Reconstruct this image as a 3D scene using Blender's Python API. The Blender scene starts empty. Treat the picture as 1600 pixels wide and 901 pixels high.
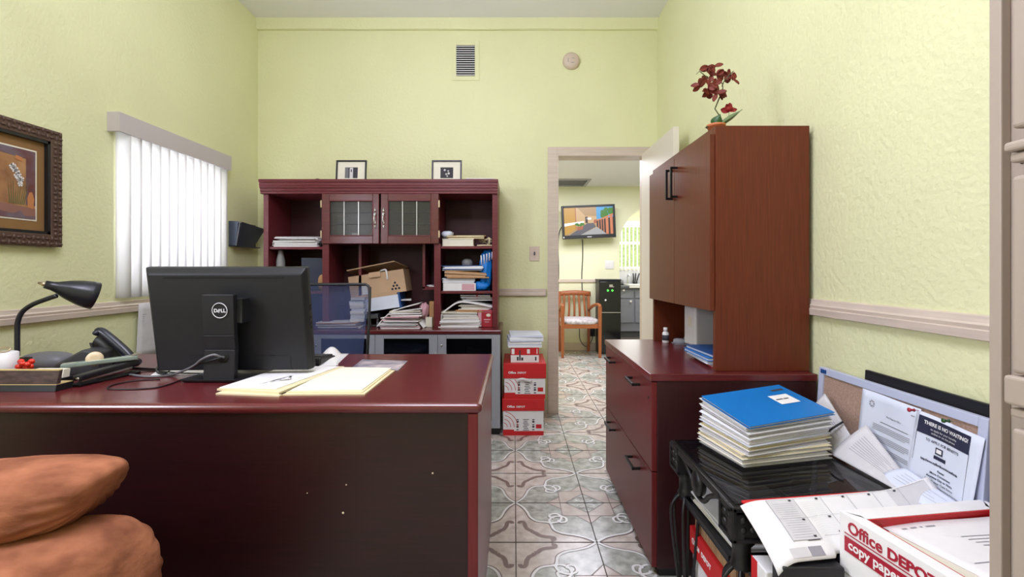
import bpy, math, random
from mathutils import Matrix, Vector, noise
random.seed(7)
PI = math.pi
S = bpy.context.scene
COL = S.collection

# ---------------------------------------------------------------- camera, light, exposure
FPX, CX, CY, CAMZ = 745.0, 803.0, 422.0, 1.125          # focal length in pixels of the 1600 px wide frame
cam = bpy.data.objects.new('camera', bpy.data.cameras.new('camera'))
COL.objects.link(cam); S.camera = cam
cam.location = (0, 0, CAMZ); cam.rotation_euler = (PI/2, 0, 0)
cam.data.sensor_width = 36; cam.data.lens = FPX/1600*36
cam.data.shift_x = (800-CX)/1600; cam.data.shift_y = (CY-450.5)/1600
cam.data.clip_start = 0.02
S.view_settings.view_transform = 'Standard'; S.view_settings.look = 'None'
S.view_settings.exposure = 0.14; S.view_settings.gamma = 1; S.view_settings.use_curve_mapping = False
S.cycles.max_bounces = 10; S.cycles.diffuse_bounces = 6; S.cycles.glossy_bounces = 4
S.cycles.transparent_max_bounces = 12; S.cycles.use_denoising = True
S.cycles.sample_clamp_indirect = 6; S.cycles.caustics_reflective = False; S.cycles.caustics_refractive = False

world = bpy.data.worlds.new('sky'); S.world = world; world.use_nodes = True
bg = world.node_tree.nodes['Background']
bg.inputs[0].default_value = (0.86, 0.93, 1.0, 1); bg.inputs[1].default_value = 2.2

def area(name, loc, target, sx, sy, power, color=(1, 1, 1)):
    l = bpy.data.lights.new(name, 'AREA'); l.shape = 'RECTANGLE'; l.size = sx; l.size_y = sy
    l.energy = power; l.color = color
    o = bpy.data.objects.new(name, l); COL.objects.link(o); o.location = loc
    d = Vector(target)-Vector(loc); o.rotation_euler = d.to_track_quat('-Z', 'Y').to_euler()
    return o
area('daylight at blind window', (-2.26, 2.84, 1.45), (0, 2.84, 1.35), 0.9, 0.85, 19, (0.92, 0.97, 1.1))
area('added light at unseen window', (-2.26, 0.2, 1.75), (0.5, 1.0, 1.2), 0.45, 0.45, 30, (0.94, 0.95, 1.16))  # added side light for the orchid shadow and right wall; its window is unseen
area('added office fill', (-0.4, 0.5, 3.07), (-0.4, 0.5, 0), 1.2, 0.9, 46, (0.95, 0.95, 1.16))  # fill added overhead out of frame; no fixture is seen
area('added ceiling bounce uplight', (-0.7, 1.3, 2.5), (-0.6, 1.8, 3.1), 0.4, 0.4, 24, (0.95, 0.95, 1.16))  # no lamp here: added uplight standing in for flash bounced off the ceiling
area('added hall fill', (0.9, 5.2, 2.28), (0.9, 5.2, 0), 1.4, 1.4, 56, (0.97, 0.96, 1.1))  # added to brighten the hall; no fitting is seen
area('kitchen daylight', (2.3, 8.75, 1.6), (2.3, 7.0, 1.3), 1.2, 0.8, 14, (1, 1, 1.05))
area('added kitchen fill', (2.3, 7.5, 2.28), (2.3, 7.7, 0), 0.6, 0.4, 22, (1, 0.98, 1.05))  # added to lift the dark kitchen cabinets; no fitting is seen

# ---------------------------------------------------------------- helpers
def lin(c):
    f = lambda v: v/12.92 if v <= 0.04045 else ((v+0.055)/1.055)**2.4
    return (f(c[0]/255), f(c[1]/255), f(c[2]/255), 1)

def mat(name, rgb, rough=0.5, metal=0.0, var=0.0, vscale=8.0, bump=0.0, bscale=40.0, spec=0.5, emit=0.0,
        trans=0.0, alpha=1.0, stretch=(1, 1, 1), rgb2=None, coat=0.0):
    m = bpy.data.materials.new(name); m.use_nodes = True
    nt = m.node_tree; N = nt.nodes; b = N['Principled BSDF']; c = lin(rgb)
    b.inputs['Base Color'].default_value = c; b.inputs['Roughness'].default_value = rough
    b.inputs['Metallic'].default_value = metal; b.inputs['Specular IOR Level'].default_value = spec
    b.inputs['Transmission Weight'].default_value = trans; b.inputs['Alpha'].default_value = alpha
    b.inputs['Coat Weight'].default_value = coat; b.inputs['Coat Roughness'].default_value = 0.12
    if emit:
        b.inputs['Emission Color'].default_value = c; b.inputs['Emission Strength'].default_value = emit
    tc = N.new('ShaderNodeTexCoord'); mp = N.new('ShaderNodeMapping'); mp.inputs['Scale'].default_value = stretch
    nt.links.new(tc.outputs['Object'], mp.inputs['Vector'])
    if var or rgb2:
        n = N.new('ShaderNodeTexNoise'); n.inputs['Scale'].default_value = vscale; n.inputs['Detail'].default_value = 5
        nt.links.new(mp.outputs[0], n.inputs['Vector'])
        r = N.new('ShaderNodeValToRGB')
        lo = tuple(max(0, x*(1-var)) for x in c[:3])+(1,)
        hi = lin(rgb2) if rgb2 else tuple(min(1, x*(1+var)) for x in c[:3])+(1,)
        r.color_ramp.elements[0].color = c if rgb2 else lo; r.color_ramp.elements[1].color = hi
        r.color_ramp.elements[0].position = 0.3; r.color_ramp.elements[1].position = 0.7
        nt.links.new(n.outputs[0], r.inputs[0]); nt.links.new(r.outputs[0], b.inputs['Base Color'])
    if bump:
        n2 = N.new('ShaderNodeTexNoise'); n2.inputs['Scale'].default_value = bscale; n2.inputs['Detail'].default_value = 3
        nt.links.new(mp.outputs[0], n2.inputs['Vector'])
        bp = N.new('ShaderNodeBump'); bp.inputs['Strength'].default_value = bump; bp.inputs['Distance'].default_value = 0.01
        nt.links.new(n2.outputs[0], bp.inputs['Height']); nt.links.new(bp.outputs[0], b.inputs['Normal'])
    return m

M = {}
def dm(k, *a, **kw): M[k] = mat(k, *a, **kw)
dm('green wall paint', (224, 225, 180), 0.55, bump=0.35, bscale=55, var=0.03, vscale=2, spec=0.35)
dm('ceiling white', (236, 236, 240), 0.9)
dm('hall wall paint', (232, 232, 198), 0.6, bump=0.1, bscale=60)
dm('pinkish trim', (205, 190, 176), 0.4, var=0.08, vscale=6, stretch=(1, 1, 14))
dm('cream door', (222, 214, 200), 0.45)
dm('white plastic', (228, 226, 226), 0.4)
dm('white blind', (235, 233, 233), 0.5)
dm('valance', (196, 188, 190), 0.5)
W_ = dict(stretch=(1, 1, 1))
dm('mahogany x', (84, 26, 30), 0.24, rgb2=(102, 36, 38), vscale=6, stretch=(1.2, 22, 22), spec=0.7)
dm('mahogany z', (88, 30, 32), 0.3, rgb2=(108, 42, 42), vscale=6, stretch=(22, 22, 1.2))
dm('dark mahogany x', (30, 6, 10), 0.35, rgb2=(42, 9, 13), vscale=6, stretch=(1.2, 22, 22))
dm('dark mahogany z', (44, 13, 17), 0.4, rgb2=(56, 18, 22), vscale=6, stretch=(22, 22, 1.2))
dm('brown cherry z', (88, 36, 18), 0.38, rgb2=(106, 46, 24), vscale=6, stretch=(24, 24, 1.1), spec=0.35)
dm('file mahogany z', (98, 28, 30), 0.33, rgb2=(106, 38, 40), vscale=6, stretch=(24, 24, 1.1), spec=0.35)
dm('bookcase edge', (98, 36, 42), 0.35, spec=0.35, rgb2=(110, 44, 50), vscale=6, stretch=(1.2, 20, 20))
dm('black metal', (22, 20, 22), 0.35, metal=0.3)
dm('black iron', (20, 18, 20), 0.42, bump=0.1)
dm('black plastic', (24, 24, 28), 0.42)
dm('monitor black', (10, 11, 19), 0.5, bump=0.02, bscale=300)
dm('dark grey plastic', (58, 58, 60), 0.5)
dm('grey plastic', (108, 108, 114), 0.45)
dm('logo silver', (215, 215, 220), 0.4)
dm('silver', (190, 188, 186), 0.3, metal=0.9)
dm('silver frame', (168, 170, 180), 0.4, metal=0.35)
dm('brass', (196, 178, 148), 0.3, metal=0.7)
dm('chrome', (220, 220, 220), 0.12, metal=1.0)
dm('dark glass', (10, 10, 14), 0.08)
dm('paper', (232, 230, 230), 0.75, var=0.03, vscale=15)
dm('paper grey', (206, 204, 206), 0.75, var=0.04, vscale=30)
dm('paper cream', (226, 221, 204), 0.75)
dm('paper blue white', (214, 220, 234), 0.7)
dm('manila', (222, 209, 170), 0.65, var=0.03)
dm('ink', (60, 58, 66), 0.8)
dm('ink light', (150, 148, 156), 0.8)
dm('ink navy', (34, 36, 62), 0.8)
dm('red print', (200, 30, 36), 0.5)
dm('crimson print', (165, 24, 48), 0.5)
dm('cardboard', (192, 160, 128), 0.75, var=0.06)
dm('kraft', (176, 132, 88), 0.75, var=0.1, vscale=20)
dm('blue folder', (0, 112, 188), 0.4, var=0.04, bump=0.05, bscale=200)
dm('blue dark', (22, 70, 130), 0.45)
dm('blue cloth', (0, 120, 210), 0.55, var=0.12, vscale=30)
dm('suede', (98, 56, 40), 0.95, rgb2=(172, 112, 82), vscale=11, bump=0.5, bscale=22, spec=0.08, stretch=(0.7, 1, 1.5))
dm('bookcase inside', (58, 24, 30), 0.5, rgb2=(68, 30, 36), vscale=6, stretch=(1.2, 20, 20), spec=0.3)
dm('cork', (150, 122, 106), 0.9, rgb2=(178, 150, 134), vscale=180)
dm('cork frame', (186, 192, 214), 0.4)
dm('beige metal', (170, 156, 142), 0.5, bump=0.03, bscale=300)
dm('beige metal shade', (158, 144, 130), 0.5)
dm('wall pocket', (44, 52, 72), 0.45)
dm('orange wood', (146, 80, 40), 0.4, rgb2=(164, 94, 50), vscale=8, stretch=(20, 20, 2))
dm('seat fabric', (150, 140, 146), 0.85, rgb2=(228, 224, 226), vscale=26, stretch=(1, 2.5, 1))
dm('kitchen grey', (132, 134, 150), 0.55, var=0.03)
dm('kitchen counter', (214, 214, 220), 0.35)
dm('counter edge', (90, 92, 100), 0.4)
dm('petal', (100, 30, 16), 0.6, rgb2=(126, 46, 26), vscale=40)
dm('red petal', (150, 26, 30), 0.55)
dm('leaf', (42, 84, 36), 0.35, var=0.15)
dm('pale leaf', (112, 134, 92), 0.4)
dm('stem', (84, 86, 50), 0.5)
dm('terracotta', (190, 110, 66), 0.6)
dm('carved brown', (84, 62, 52), 0.5, var=0.15, vscale=30)
dm('picture mat', (132, 98, 56), 0.7, var=0.05)
dm('gold line', (214, 190, 130), 0.4, metal=0.3)
dm('green led', (60, 255, 60), 0.5, emit=3)
dm('tape green', (172, 190, 176), 0.15, trans=0.5)
dm('tan tape', (226, 204, 170), 0.4)
dm('red plastic', (206, 44, 26), 0.25)
dm('frosted', (232, 230, 234), 0.35)
dm('name plate', (46, 42, 40), 0.12, rgb2=(90, 72, 70), vscale=22, stretch=(1, 1, 3))
dm('tin red', (168, 40, 56), 0.35)
dm('pink', (206, 160, 170), 0.6)
dm('grey dome', (138, 136, 138), 0.4)
dm('teal plastic', (90, 180, 150), 0.3)
dm('grille', (178, 172, 120), 0.5)
dm('vent dark', (14, 14, 12), 0.9)
dm('vent steel', (170, 170, 178), 0.5)
dm('beige plate', (208, 190, 174), 0.4)
dm('hedge', (120, 150, 40), 0.8, rgb2=(200, 206, 110), vscale=30)
dm('grout', (84, 76, 72), 0.9)
dm('tile white line', (226, 226, 224), 0.3)
dm('tile shadow line', (112, 94, 88), 0.4)
dm('tile curl', (128, 108, 102), 0.35)
dm('tile beige', (184, 171, 160), 0.22, rgb2=(218, 209, 202), vscale=20)
dm('tile green', (132, 136, 126), 0.22, rgb2=(198, 199, 192), vscale=22)
dm('tile pinkish', (178, 164, 154), 0.22, rgb2=(200, 188, 178), vscale=16)
dm('lamp black', (34, 36, 46), 0.3)
dm('magazine', (92, 96, 120), 0.35, rgb2=(206, 190, 192), vscale=16)

def alpha_mat(name, rgb, a, rough=0.1):
    m = bpy.data.materials.new(name); m.use_nodes = True; nt = m.node_tree
    for n in list(nt.nodes): nt.nodes.remove(n)
    o = nt.nodes.new('ShaderNodeOutputMaterial'); mx = nt.nodes.new('ShaderNodeMixShader')
    t = nt.nodes.new('ShaderNodeBsdfTransparent'); p = nt.nodes.new('ShaderNodeBsdfPrincipled')
    p.inputs['Base Color'].default_value = lin(rgb); p.inputs['Roughness'].default_value = rough
    mx.inputs[0].default_value = a
    nt.links.new(t.outputs[0], mx.inputs[1]); nt.links.new(p.outputs[0], mx.inputs[2]); nt.links.new(mx.outputs[0], o.inputs[0])
    M[name] = m; return m
alpha_mat('clear pane', (96, 96, 88), 0.3, 0.22)
alpha_mat('smoked glass', (14, 14, 18), 0.62, 0.03)
alpha_mat('window pane', (220, 230, 235), 0.08, 0.03)
alpha_mat('clear plastic', (210, 214, 224), 0.4, 0.08)
alpha_mat('blue mesh', (44, 60, 100), 0.74, 0.6)
# woven mesh: fine horizontal rows in the cloth
nt = M['blue mesh'].node_tree
wv = nt.nodes.new('ShaderNodeTexWave'); wv.bands_direction = 'Z'; wv.inputs['Scale'].default_value = 60
tcn = nt.nodes.new('ShaderNodeTexCoord'); mr = nt.nodes.new('ShaderNodeMapRange')
mr.inputs['To Min'].default_value = 0.45; mr.inputs['To Max'].default_value = 0.75
nt.links.new(tcn.outputs['Object'], wv.inputs['Vector']); nt.links.new(wv.outputs['Fac'], mr.inputs['Value'])
nt.links.new(mr.outputs[0], [n for n in nt.nodes if n.type == 'MIX_SHADER'][0].inputs[0])
# translucent blind vane
m = bpy.data.materials.new('blind vane'); m.use_nodes = True; nt = m.node_tree
p = nt.nodes['Principled BSDF']; p.inputs['Base Color'].default_value = lin((240, 238, 238)); p.inputs['Roughness'].default_value = 0.5
tr = nt.nodes.new('ShaderNodeBsdfTranslucent'); tr.inputs[0].default_value = lin((244, 242, 242))
mx = nt.nodes.new('ShaderNodeMixShader'); mx.inputs[0].default_value = 0.5
nt.links.new(p.outputs[0], mx.inputs[1]); nt.links.new(tr.outputs[0], mx.inputs[2])
nt.links.new(mx.outputs[0], nt.nodes['Material Output'].inputs[0]); M['blind vane'] = m

def vmul(m, v): return m @ Vector(v)
def FR(o, x, y):
    """frame: origin, x direction, y direction (z = x cross y)"""
    x = Vector(x).normalized(); y = Vector(y); z = x.cross(y).normalized(); y = z.cross(x)
    return Matrix(((x.x, y.x, z.x, o[0]), (x.y, y.y, z.y, o[1]), (x.z, y.z, z.z, o[2]), (0, 0, 0, 1)))
def TR(x, y, z, rz=0, rx=0, ry=0):
    return Matrix.Translation((x, y, z)) @ Matrix.Rotation(rz, 4, 'Z') @ Matrix.Rotation(rx, 4, 'X') @ Matrix.Rotation(ry, 4, 'Y')

ROOTM = {}
class MB:
    """collects shapes in world coordinates (through frame f) and links them as ONE mesh object"""
    def __init__(s, f=None):
        s.v = []; s.f = []; s.m = []; s.s = []; s.fr = f or Matrix()
    def add(s, vs, fs, mi=0, smooth=False, f=None):
        k = len(s.v); fr = s.fr @ f if f is not None else s.fr
        s.v += [fr @ Vector(p) for p in vs]
        for q in fs:
            s.f.append([k+i for i in q]); s.m.append(mi); s.s.append(smooth)
        return s
    def box(s, x0, x1, y0, y1, z0, z1, mi=0, f=None):
        return s.hexa([(x0, y0, z0), (x1, y0, z0), (x1, y1, z0), (x0, y1, z0), (x0, y0, z1), (x1, y0, z1), (x1, y1, z1), (x0, y1, z1)], mi, f)
    def hexa(s, p, mi=0, f=None):
        return s.add(p, [(3, 2, 1, 0), (4, 5, 6, 7), (0, 1, 5, 4), (1, 2, 6, 5), (2, 3, 7, 6), (3, 0, 4, 7)], mi, False, f)
    def quad(s, a, b, c, d, mi=0): return s.add([a, b, c, d], [(0, 1, 2, 3)], mi)
    def poly(s, pts, mi=0, f=None): return s.add(pts, [tuple(range(len(pts)))], mi, False, f)
    def prism(s, pts, z0, z1, mi=0, f=None):
        n = len(pts); vs = [(x, y, z0) for x, y in pts]+[(x, y, z1) for x, y in pts]
        fs = [tuple(range(n-1, -1, -1)), tuple(range(n, 2*n))]+[(i, (i+1) % n, n+(i+1) % n, n+i) for i in range(n)]
        return s.add(vs, fs, mi, False, f)
    def lathe(s, prof, n=24, mi=0, f=None, smooth=True):
        vs = []; fs = []; k = len(prof)
        for i in range(n):
            a = 2*PI*i/n
            for r, z in prof: vs.append((r*math.cos(a), r*math.sin(a), z))
        for i in range(n):
            j = (i+1) % n
            for q in range(k-1): fs.append((i*k+q, j*k+q, j*k+q+1, i*k+q+1))
        fs.append(tuple(i*k for i in range(n-1, -1, -1))); fs.append(tuple(i*k+k-1 for i in range(n)))
        return s.add(vs, fs, mi, smooth, f)
    def cyl(s, r, z0, z1, n=20, mi=0, f=None): return s.lathe([(r, z0), (r, z1)], n, mi, f, False)
    def tube(s, pts, r, n=8, mi=0, smooth_path=True, closed=False):
        P = [Vector(p) for p in pts]
        if smooth_path and len(P) > 2: P = crom(P, 6, closed)
        rr = r if isinstance(r, (list, tuple)) else None
        vs = []; fs = []; N = len(P); up = None
        for i, p in enumerate(P):
            t = (P[(i+1) % N]-P[i-1]) if closed else (P[min(i+1, N-1)]-P[max(i-1, 0)])
            t.normalize()
            if up is None: up = t.orthogonal().normalized()
            up = (up-t*up.dot(t)).normalized(); w = t.cross(up)
            ri = rr[0]+(rr[1]-rr[0])*i/(N-1) if rr else r
            for k in range(n):
                a = 2*PI*k/n; vs.append(p+up*(ri*math.cos(a))+w*(ri*math.sin(a)))
        for i in range(N if closed else N-1):
            j = (i+1) % N
            for k in range(n): fs.append((i*n+k, i*n+(k+1) % n, j*n+(k+1) % n, j*n+k))
        if not closed: fs += [tuple(range(n-1, -1, -1)), tuple((N-1)*n+k for k in range(n))]
        return s.add(vs, fs, mi, True)
    def grid(s, fn, nu, nv, mi=0, smooth=True, thick=None):
        """sheet: fn(u,v) in 0..1 -> point; thick gives it a back side below"""
        vs = [fn(i/nu, j/nv) for j in range(nv+1) for i in range(nu+1)]; k = nu+1
        fs = [(j*k+i, j*k+i+1, (j+1)*k+i+1, (j+1)*k+i) for j in range(nv) for i in range(nu)]
        if thick:
            n = len(vs); V = [Vector(v) for v in vs]
            def nrm(i, j):
                a = V[j*k+min(i+1, nu)]-V[j*k+max(i-1, 0)]; b = V[min(j+1, nv)*k+i]-V[max(j-1, 0)*k+i]
                return a.cross(b).normalized()
            vs = vs+[V[j*k+i]-nrm(i, j)*thick for j in range(nv+1) for i in range(nu+1)]
            fs = fs+[tuple(reversed([n+q for q in f])) for f in fs]
            rim = [i for i in range(k)]+[j*k+nu for j in range(1, nv+1)]+[nv*k+i for i in range(nu-1, -1, -1)]+[j*k for j in range(nv-1, 0, -1)]
            for a, b in zip(rim, rim[1:]+rim[:1]): fs.append((b, a, n+a, n+b))
        return s.add(vs, fs, mi, smooth)
    def blob(s, c, r, n=24, e=1.0, amp=0.0, fq=3.0, mi=0, f=None, seed=0):
        vs = []; fs = []; q = n//2
        sg = lambda v, p: math.copysign(abs(v)**p, v)
        for j in range(q+1):
            t = -PI/2+PI*j/q
            for i in range(n):
                a = 2*PI*i/n
                d = Vector((sg(math.cos(t), e)*sg(math.cos(a), e), sg(math.cos(t), e)*sg(math.sin(a), e), sg(math.sin(t), e)))
                w = 1+amp*noise.noise(d*fq+Vector((seed*3.1, seed, 0)))
                vs.append((c[0]+r[0]*d.x*w, c[1]+r[1]*d.y*w, c[2]+r[2]*d.z*w))
        for j in range(q):
            for i in range(n): fs.append((j*n+i, j*n+(i+1) % n, (j+1)*n+(i+1) % n, (j+1)*n+i))
        return s.add(vs, fs, mi, True, f)
    def ribbon(s, pts, w, z, mi=0):
        L = []; R = []; P = [Vector((p[0], p[1])) for p in pts]
        for i, p in enumerate(P):
            t = (P[min(i+1, len(P)-1)]-P[max(i-1, 0)]).normalized(); nn = Vector((-t.y, t.x))*w/2
            L.append((p.x+nn.x, p.y+nn.y, z)); R.append((p.x-nn.x, p.y-nn.y, z))
        k = len(P)
        fs = [(i, k+i, k+i+1, i+1) for i in range(k-1)]
        a, b, c = Vector(L[0]), Vector(R[0]), Vector(R[1])
        if (b-a).cross(c-a).z < 0: fs = [tuple(reversed(q)) for q in fs]
        return s.add(L+R, fs, mi)
    def text(s, txt, size, f, mi=0, bold=0.0, depth=0.0008, sx=1.0, align='LEFT'):
        cu = bpy.data.curves.new('t', 'FONT'); cu.body = txt; cu.size = size; cu.offset = bold*size
        cu.align_x = align; cu.extrude = depth; cu.resolution_u = 3
        o = bpy.data.objects.new('t', cu); me = o.to_mesh()
        vs = [(v.co.x*sx, v.co.y, v.co.z) for v in me.vertices]; fs = [tuple(p.vertices) for p in me.polygons]
        o.to_mesh_clear(); bpy.data.objects.remove(o); bpy.data.curves.remove(cu)
        return s.add(vs, fs, mi, False, f)
    def build(s, name, mats, parent=None, bevel=0, loc=None, seg=2):
        mats = [mats] if isinstance(mats, str) else mats
        if parent is not None:
            top = parent
            while top.parent: top = top.parent
            inv = ROOTM[top.name].inverted()
        else:
            if loc is None:
                lo = [min(v[i] for v in s.v) for i in range(3)]; hi = [max(v[i] for v in s.v) for i in range(3)]
                loc = ((lo[0]+hi[0])/2, (lo[1]+hi[1])/2, lo[2])
            inv = Matrix.Translation(loc).inverted()
        me = bpy.data.meshes.new(name); me.from_pydata([inv @ v for v in s.v], [], s.f)
        for q in mats: me.materials.append(M[q])
        me.polygons.foreach_set('material_index', s.m); me.polygons.foreach_set('use_smooth', s.s); me.update()
        o = bpy.data.objects.new(name, me); COL.objects.link(o)
        if parent is not None: o.parent = parent
        else:
            o.location = loc; ROOTM[o.name] = Matrix.Translation(loc)
        if bevel:
            b = o.modifiers.new('bevel', 'BEVEL'); b.width = bevel; b.segments = seg; b.limit_method = 'ANGLE'; b.angle_limit = 0.6
        return o

def crom(P, k, closed=False):
    out = []; n = len(P)
    for i in range(n if closed else n-1):
        g = (lambda q: P[q % n]) if closed else (lambda q: P[max(0, min(n-1, q))])
        a, b, c, d = g(i-1), g(i), g(i+1), g(i+2)
        for j in range(k):
            t = j/k
            out.append(0.5*((2*b)+(c-a)*t+(2*a-5*b+4*c-d)*t*t+(3*b-a-3*c+d)*t**3))
    if not closed: out.append(P[-1])
    return out

def thing(name, label, cat, loc, rz=0, group=None):
    o = bpy.data.objects.new(name, None); COL.objects.link(o); o.empty_display_size = 0.1
    o.location = loc; o.rotation_euler = (0, 0, rz)
    ROOTM[o.name] = Matrix.Translation(loc) @ Matrix.Rotation(rz, 4, 'Z')
    o['label'] = label; o['category'] = cat
    if group: o['group'] = group
    return o
def tag(o, label, cat, group=None):
    o['label'] = label; o['category'] = cat
    if group: o['group'] = group
    return o
def struct(mb, name, mats, bevel=0):
    o = mb.build(name, mats, loc=(0, 0, 0), bevel=bevel); o['kind'] = 'structure'; return o
def at(px, py, Y): return Vector(((px-CX)/FPX*Y, Y, CAMZ-(py-CY)/FPX*Y))      # point of the photo at depth Y
def on(px, py, z):                                                            # point of the photo on the level z
    Y = FPX*(CAMZ-z)/(py-CY); return Vector(((px-CX)/FPX*Y, Y, z))
def sheaf(name, label, cat, cx, cy, z0, w, d, h, rz=0, n=5, mats=('paper',), jit=0.008, group=None, fold=0.0, seed=0, tilt=(0, 0)):
    """one bundle of loose sheets: n thin layers that do not quite line up"""
    R = random.Random(seed+int(cx*1000)+int(cy*1000))
    b = MB(TR(cx, cy, z0, rz)); n = n+2 if h > 0.015 and n > 1 else n; jit *= 1.5; t = h/n; dzx, dzy = tilt
    for k in range(n):
        ox, oy = R.uniform(-jit, jit), R.uniform(-jit, jit); a = R.uniform(-1, 1)*jit*3
        ww = w/2*(1-R.uniform(0, 0.05)); dd = d/2*(1-R.uniform(0, 0.05)); P = []; lift = [R.uniform(0, fold)+(R.uniform(0, 0.0035) if n > 2 else 0) for _ in range(4)]
        for q, zz in enumerate((k*t, (k+1)*t*0.999)):
            for j, (sx, sy) in enumerate(((-1, -1), (1, -1), (1, 1), (-1, 1))):
                x, y = sx*ww, sy*dd
                P.append((x*math.cos(a)-y*math.sin(a)+ox, x*math.sin(a)+y*math.cos(a)+oy,
                          zz+(x/w+0.5)*dzx*(zz/h)+(y/d+0.5)*dzy*(zz/h)+lift[j]*zz/h))
        b.hexa(P, k % len(mats))
    return tag(b.build(name, list(mats)), label, cat, group)

# ---------------------------------------------------------------- room shell
XL, XR, YB, YN, ZC = -2.018, 1.130, 3.758, -1.3, 3.10
DX0, DX1, DZ = 0.338, 1.04, 2.033                       # doorway
HY = 6.7; HZ = 2.303; AX = 1.484                        # hall back wall, hall ceiling, arch edge
def wall_hole(b, axis, c0, c1, a0, a1, z0, z1, holes):
    """wall slab across a0..a1 with rectangular holes (h0,h1,z0,z1), sorted along a"""
    def bx(p0, p1, q0, q1):
        if p1-p0 > 1e-5 and q1-q0 > 1e-5:
            (b.box(c0, c1, p0, p1, q0, q1) if axis == 'x' else b.box(p0, p1, c0, c1, q0, q1))
    cur = a0
    for h0, h1, y0, y1 in holes:
        bx(cur, h0, z0, z1); bx(h0, h1, z0, y0); bx(h0, h1, y1, z1); cur = h1
    bx(cur, a1, z0, z1)
    return b
struct(wall_hole(MB(), 'x', XL-0.14, XL, YN, YB+0.12, 0, ZC, [(-0.4, 0.8, 1.1, 2.4), (2.42, 3.26, 1.0, 1.86)]), 'wall_left', 'green wall paint')  # the nearer hole is for the added, unseen window
struct(wall_hole(MB(), 'y', YB, YB+0.12, XL, XR, 0, ZC, [(DX0, DX1, 0, DZ)]), 'wall_back', 'green wall paint')
struct(MB().box(XR, XR+0.12, YN, YB+0.12, 0, ZC), 'wall_right', 'green wall paint')
struct(MB().box(XL-0.14, XR+0.12, YN-0.12, YN, 0, ZC), 'wall_front', 'green wall paint')
struct(MB().box(XL-0.14, XR+0.12, YN-0.12, YB+0.12, ZC, ZC+0.1), 'ceiling', 'ceiling white')

# floor: printed ceramic tiles laid as mirrored quarters of one ornament
T = 0.335; GX, GY = 0.008, 2.307
fl = MB()
fl.box(XL-0.14, 3.4, YN-0.12, 8.8, -0.1, -0.001, 3)
def arc(cx, cy, r, a0, a1, n=8): return [(cx+r*math.cos(a0+(a1-a0)*i/n), cy+r*math.sin(a0+(a1-a0)*i/n)) for i in range(n+1)]
# quarter ornament, star corner (0,0), curl corner (1,1), crossing corners (1,0) and (0,1)
half = [Vector((1.0, 0.0, 0)), Vector((0.90, 0.12, 0)), Vector((0.84, 0.26, 0)), Vector((0.80, 0.40, 0)), Vector((0.72, 0.50, 0)), Vector((0.60, 0.53, 0)), Vector((0.53, 0.53, 0))]
hp = [(p.x, p.y) for p in crom(half, 3)]
curveA = hp; curveB = [(y, x) for x, y in hp]
divide = hp+[(y, x) for x, y in reversed(hp)][1:]
spiral = [Vector(p+(0,)) for p in [(0.60, 0.53), (0.50, 0.55), (0.41, 0.50), (0.38, 0.40), (0.43, 0.32), (0.52, 0.33), (0.54, 0.40), (0.48, 0.43)]]
spA = [(p.x, p.y) for p in crom(spiral, 3)]; spB = [(y, x) for x, y in spA]
curlv = [Vector(p+(0,)) for p in [(0.955, 0.565), (0.945, 0.525), (0.905, 0.52), (0.885, 0.56), (0.875, 0.63), (0.845, 0.70), (0.80, 0.735), (0.776, 0.776)]]
clA = [(p.x, p.y) for p in crom(curlv, 3)]; clB = [(y, x) for x, y in clA]
def tile(i, j, detail):
    x0, y0 = GX+i*T, GY+j*T
    # star vertices: (odd i, even j)
    fx = (lambda u: x0+u*T) if i % 2 else (lambda u: x0+(1-u)*T)
    fy = (lambda v: y0+v*T) if j % 2 == 0 else (lambda v: y0+(1-v)*T)
    Pm = lambda pts: [(fx(u), fy(v)) for u, v in pts]
    def face(pts, mi, z=0.0):
        q = Pm(pts); ar = sum(q[k][0]*q[(k+1) % len(q)][1]-q[(k+1) % len(q)][0]*q[k][1] for k in range(len(q)))
        if ar < 0: q = q[::-1]
        fl.poly([(a, c, z) for a, c in q], mi)
    if not detail:
        face([(0, 0), (1, 0), (0, 1)], 1); face([(1, 0), (1, 1), (0, 1)], 0)
        return
    face([(0, 0)]+divide, 1); face(divide[::-1]+[(1, 1)][::-1], 0)
    face([(0.30, 0.0), (0.56, 0), (0.36, 0.17), (0.36, 0.30), (0.30, 0.36), (0.17, 0.36), (0, 0.56), (0, 0.30)], 2, 0.0003)
    for a, c in (((0.36, 0), (0.36, 0.36)), ((0, 0.36), (0.36, 0.36)), ((0.56, 0), (0.36, 0.17)), ((0, 0.56), (0.17, 0.36)), ((0.28, 0), (0, 0.28))):
        fl.ribbon(Pm([a, c]), 0.0042, 0.0006, 5)
    for q_, c in enumerate((curveA, curveB, spA, spB)):
        fl.ribbon(Pm([(u+0.014, v+0.014) for u, v in c]), 0.008, 0.0008+0.0001*q_, 5); fl.ribbon(Pm(c), 0.0105, 0.0013+0.0002*q_, 4)
    for q_, c in enumerate((clA, clB)): fl.ribbon(Pm(c), 0.019, 0.0008+0.0002*q_, 6)
    fl.ribbon(Pm([(0.03, 0.03), (0.10, 0.055), (0.13, 0.09)]), 0.004, 0.0009, 4); fl.ribbon(Pm([(0.02, 0.12), (0.06, 0.16), (0.1, 0.14)]), 0.004, 0.0009, 5)
for i in range(-7, 10):
    for j in range(-11, 14):
        cx_, cy_ = GX+(i+0.5)*T, GY+(j+0.5)*T
        if cx_ < XL-0.2 or cx_ > 1.8 or cy_ < YN: continue
        tile(i, j, -0.5 < cx_ < 1.5 and 1.2 < cy_)
for i in range(-6, 8):
    fl.box(GX+i*T-0.002, GX+i*T+0.002, YN, 6.7, -0.001, 0.0014, 3)
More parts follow.
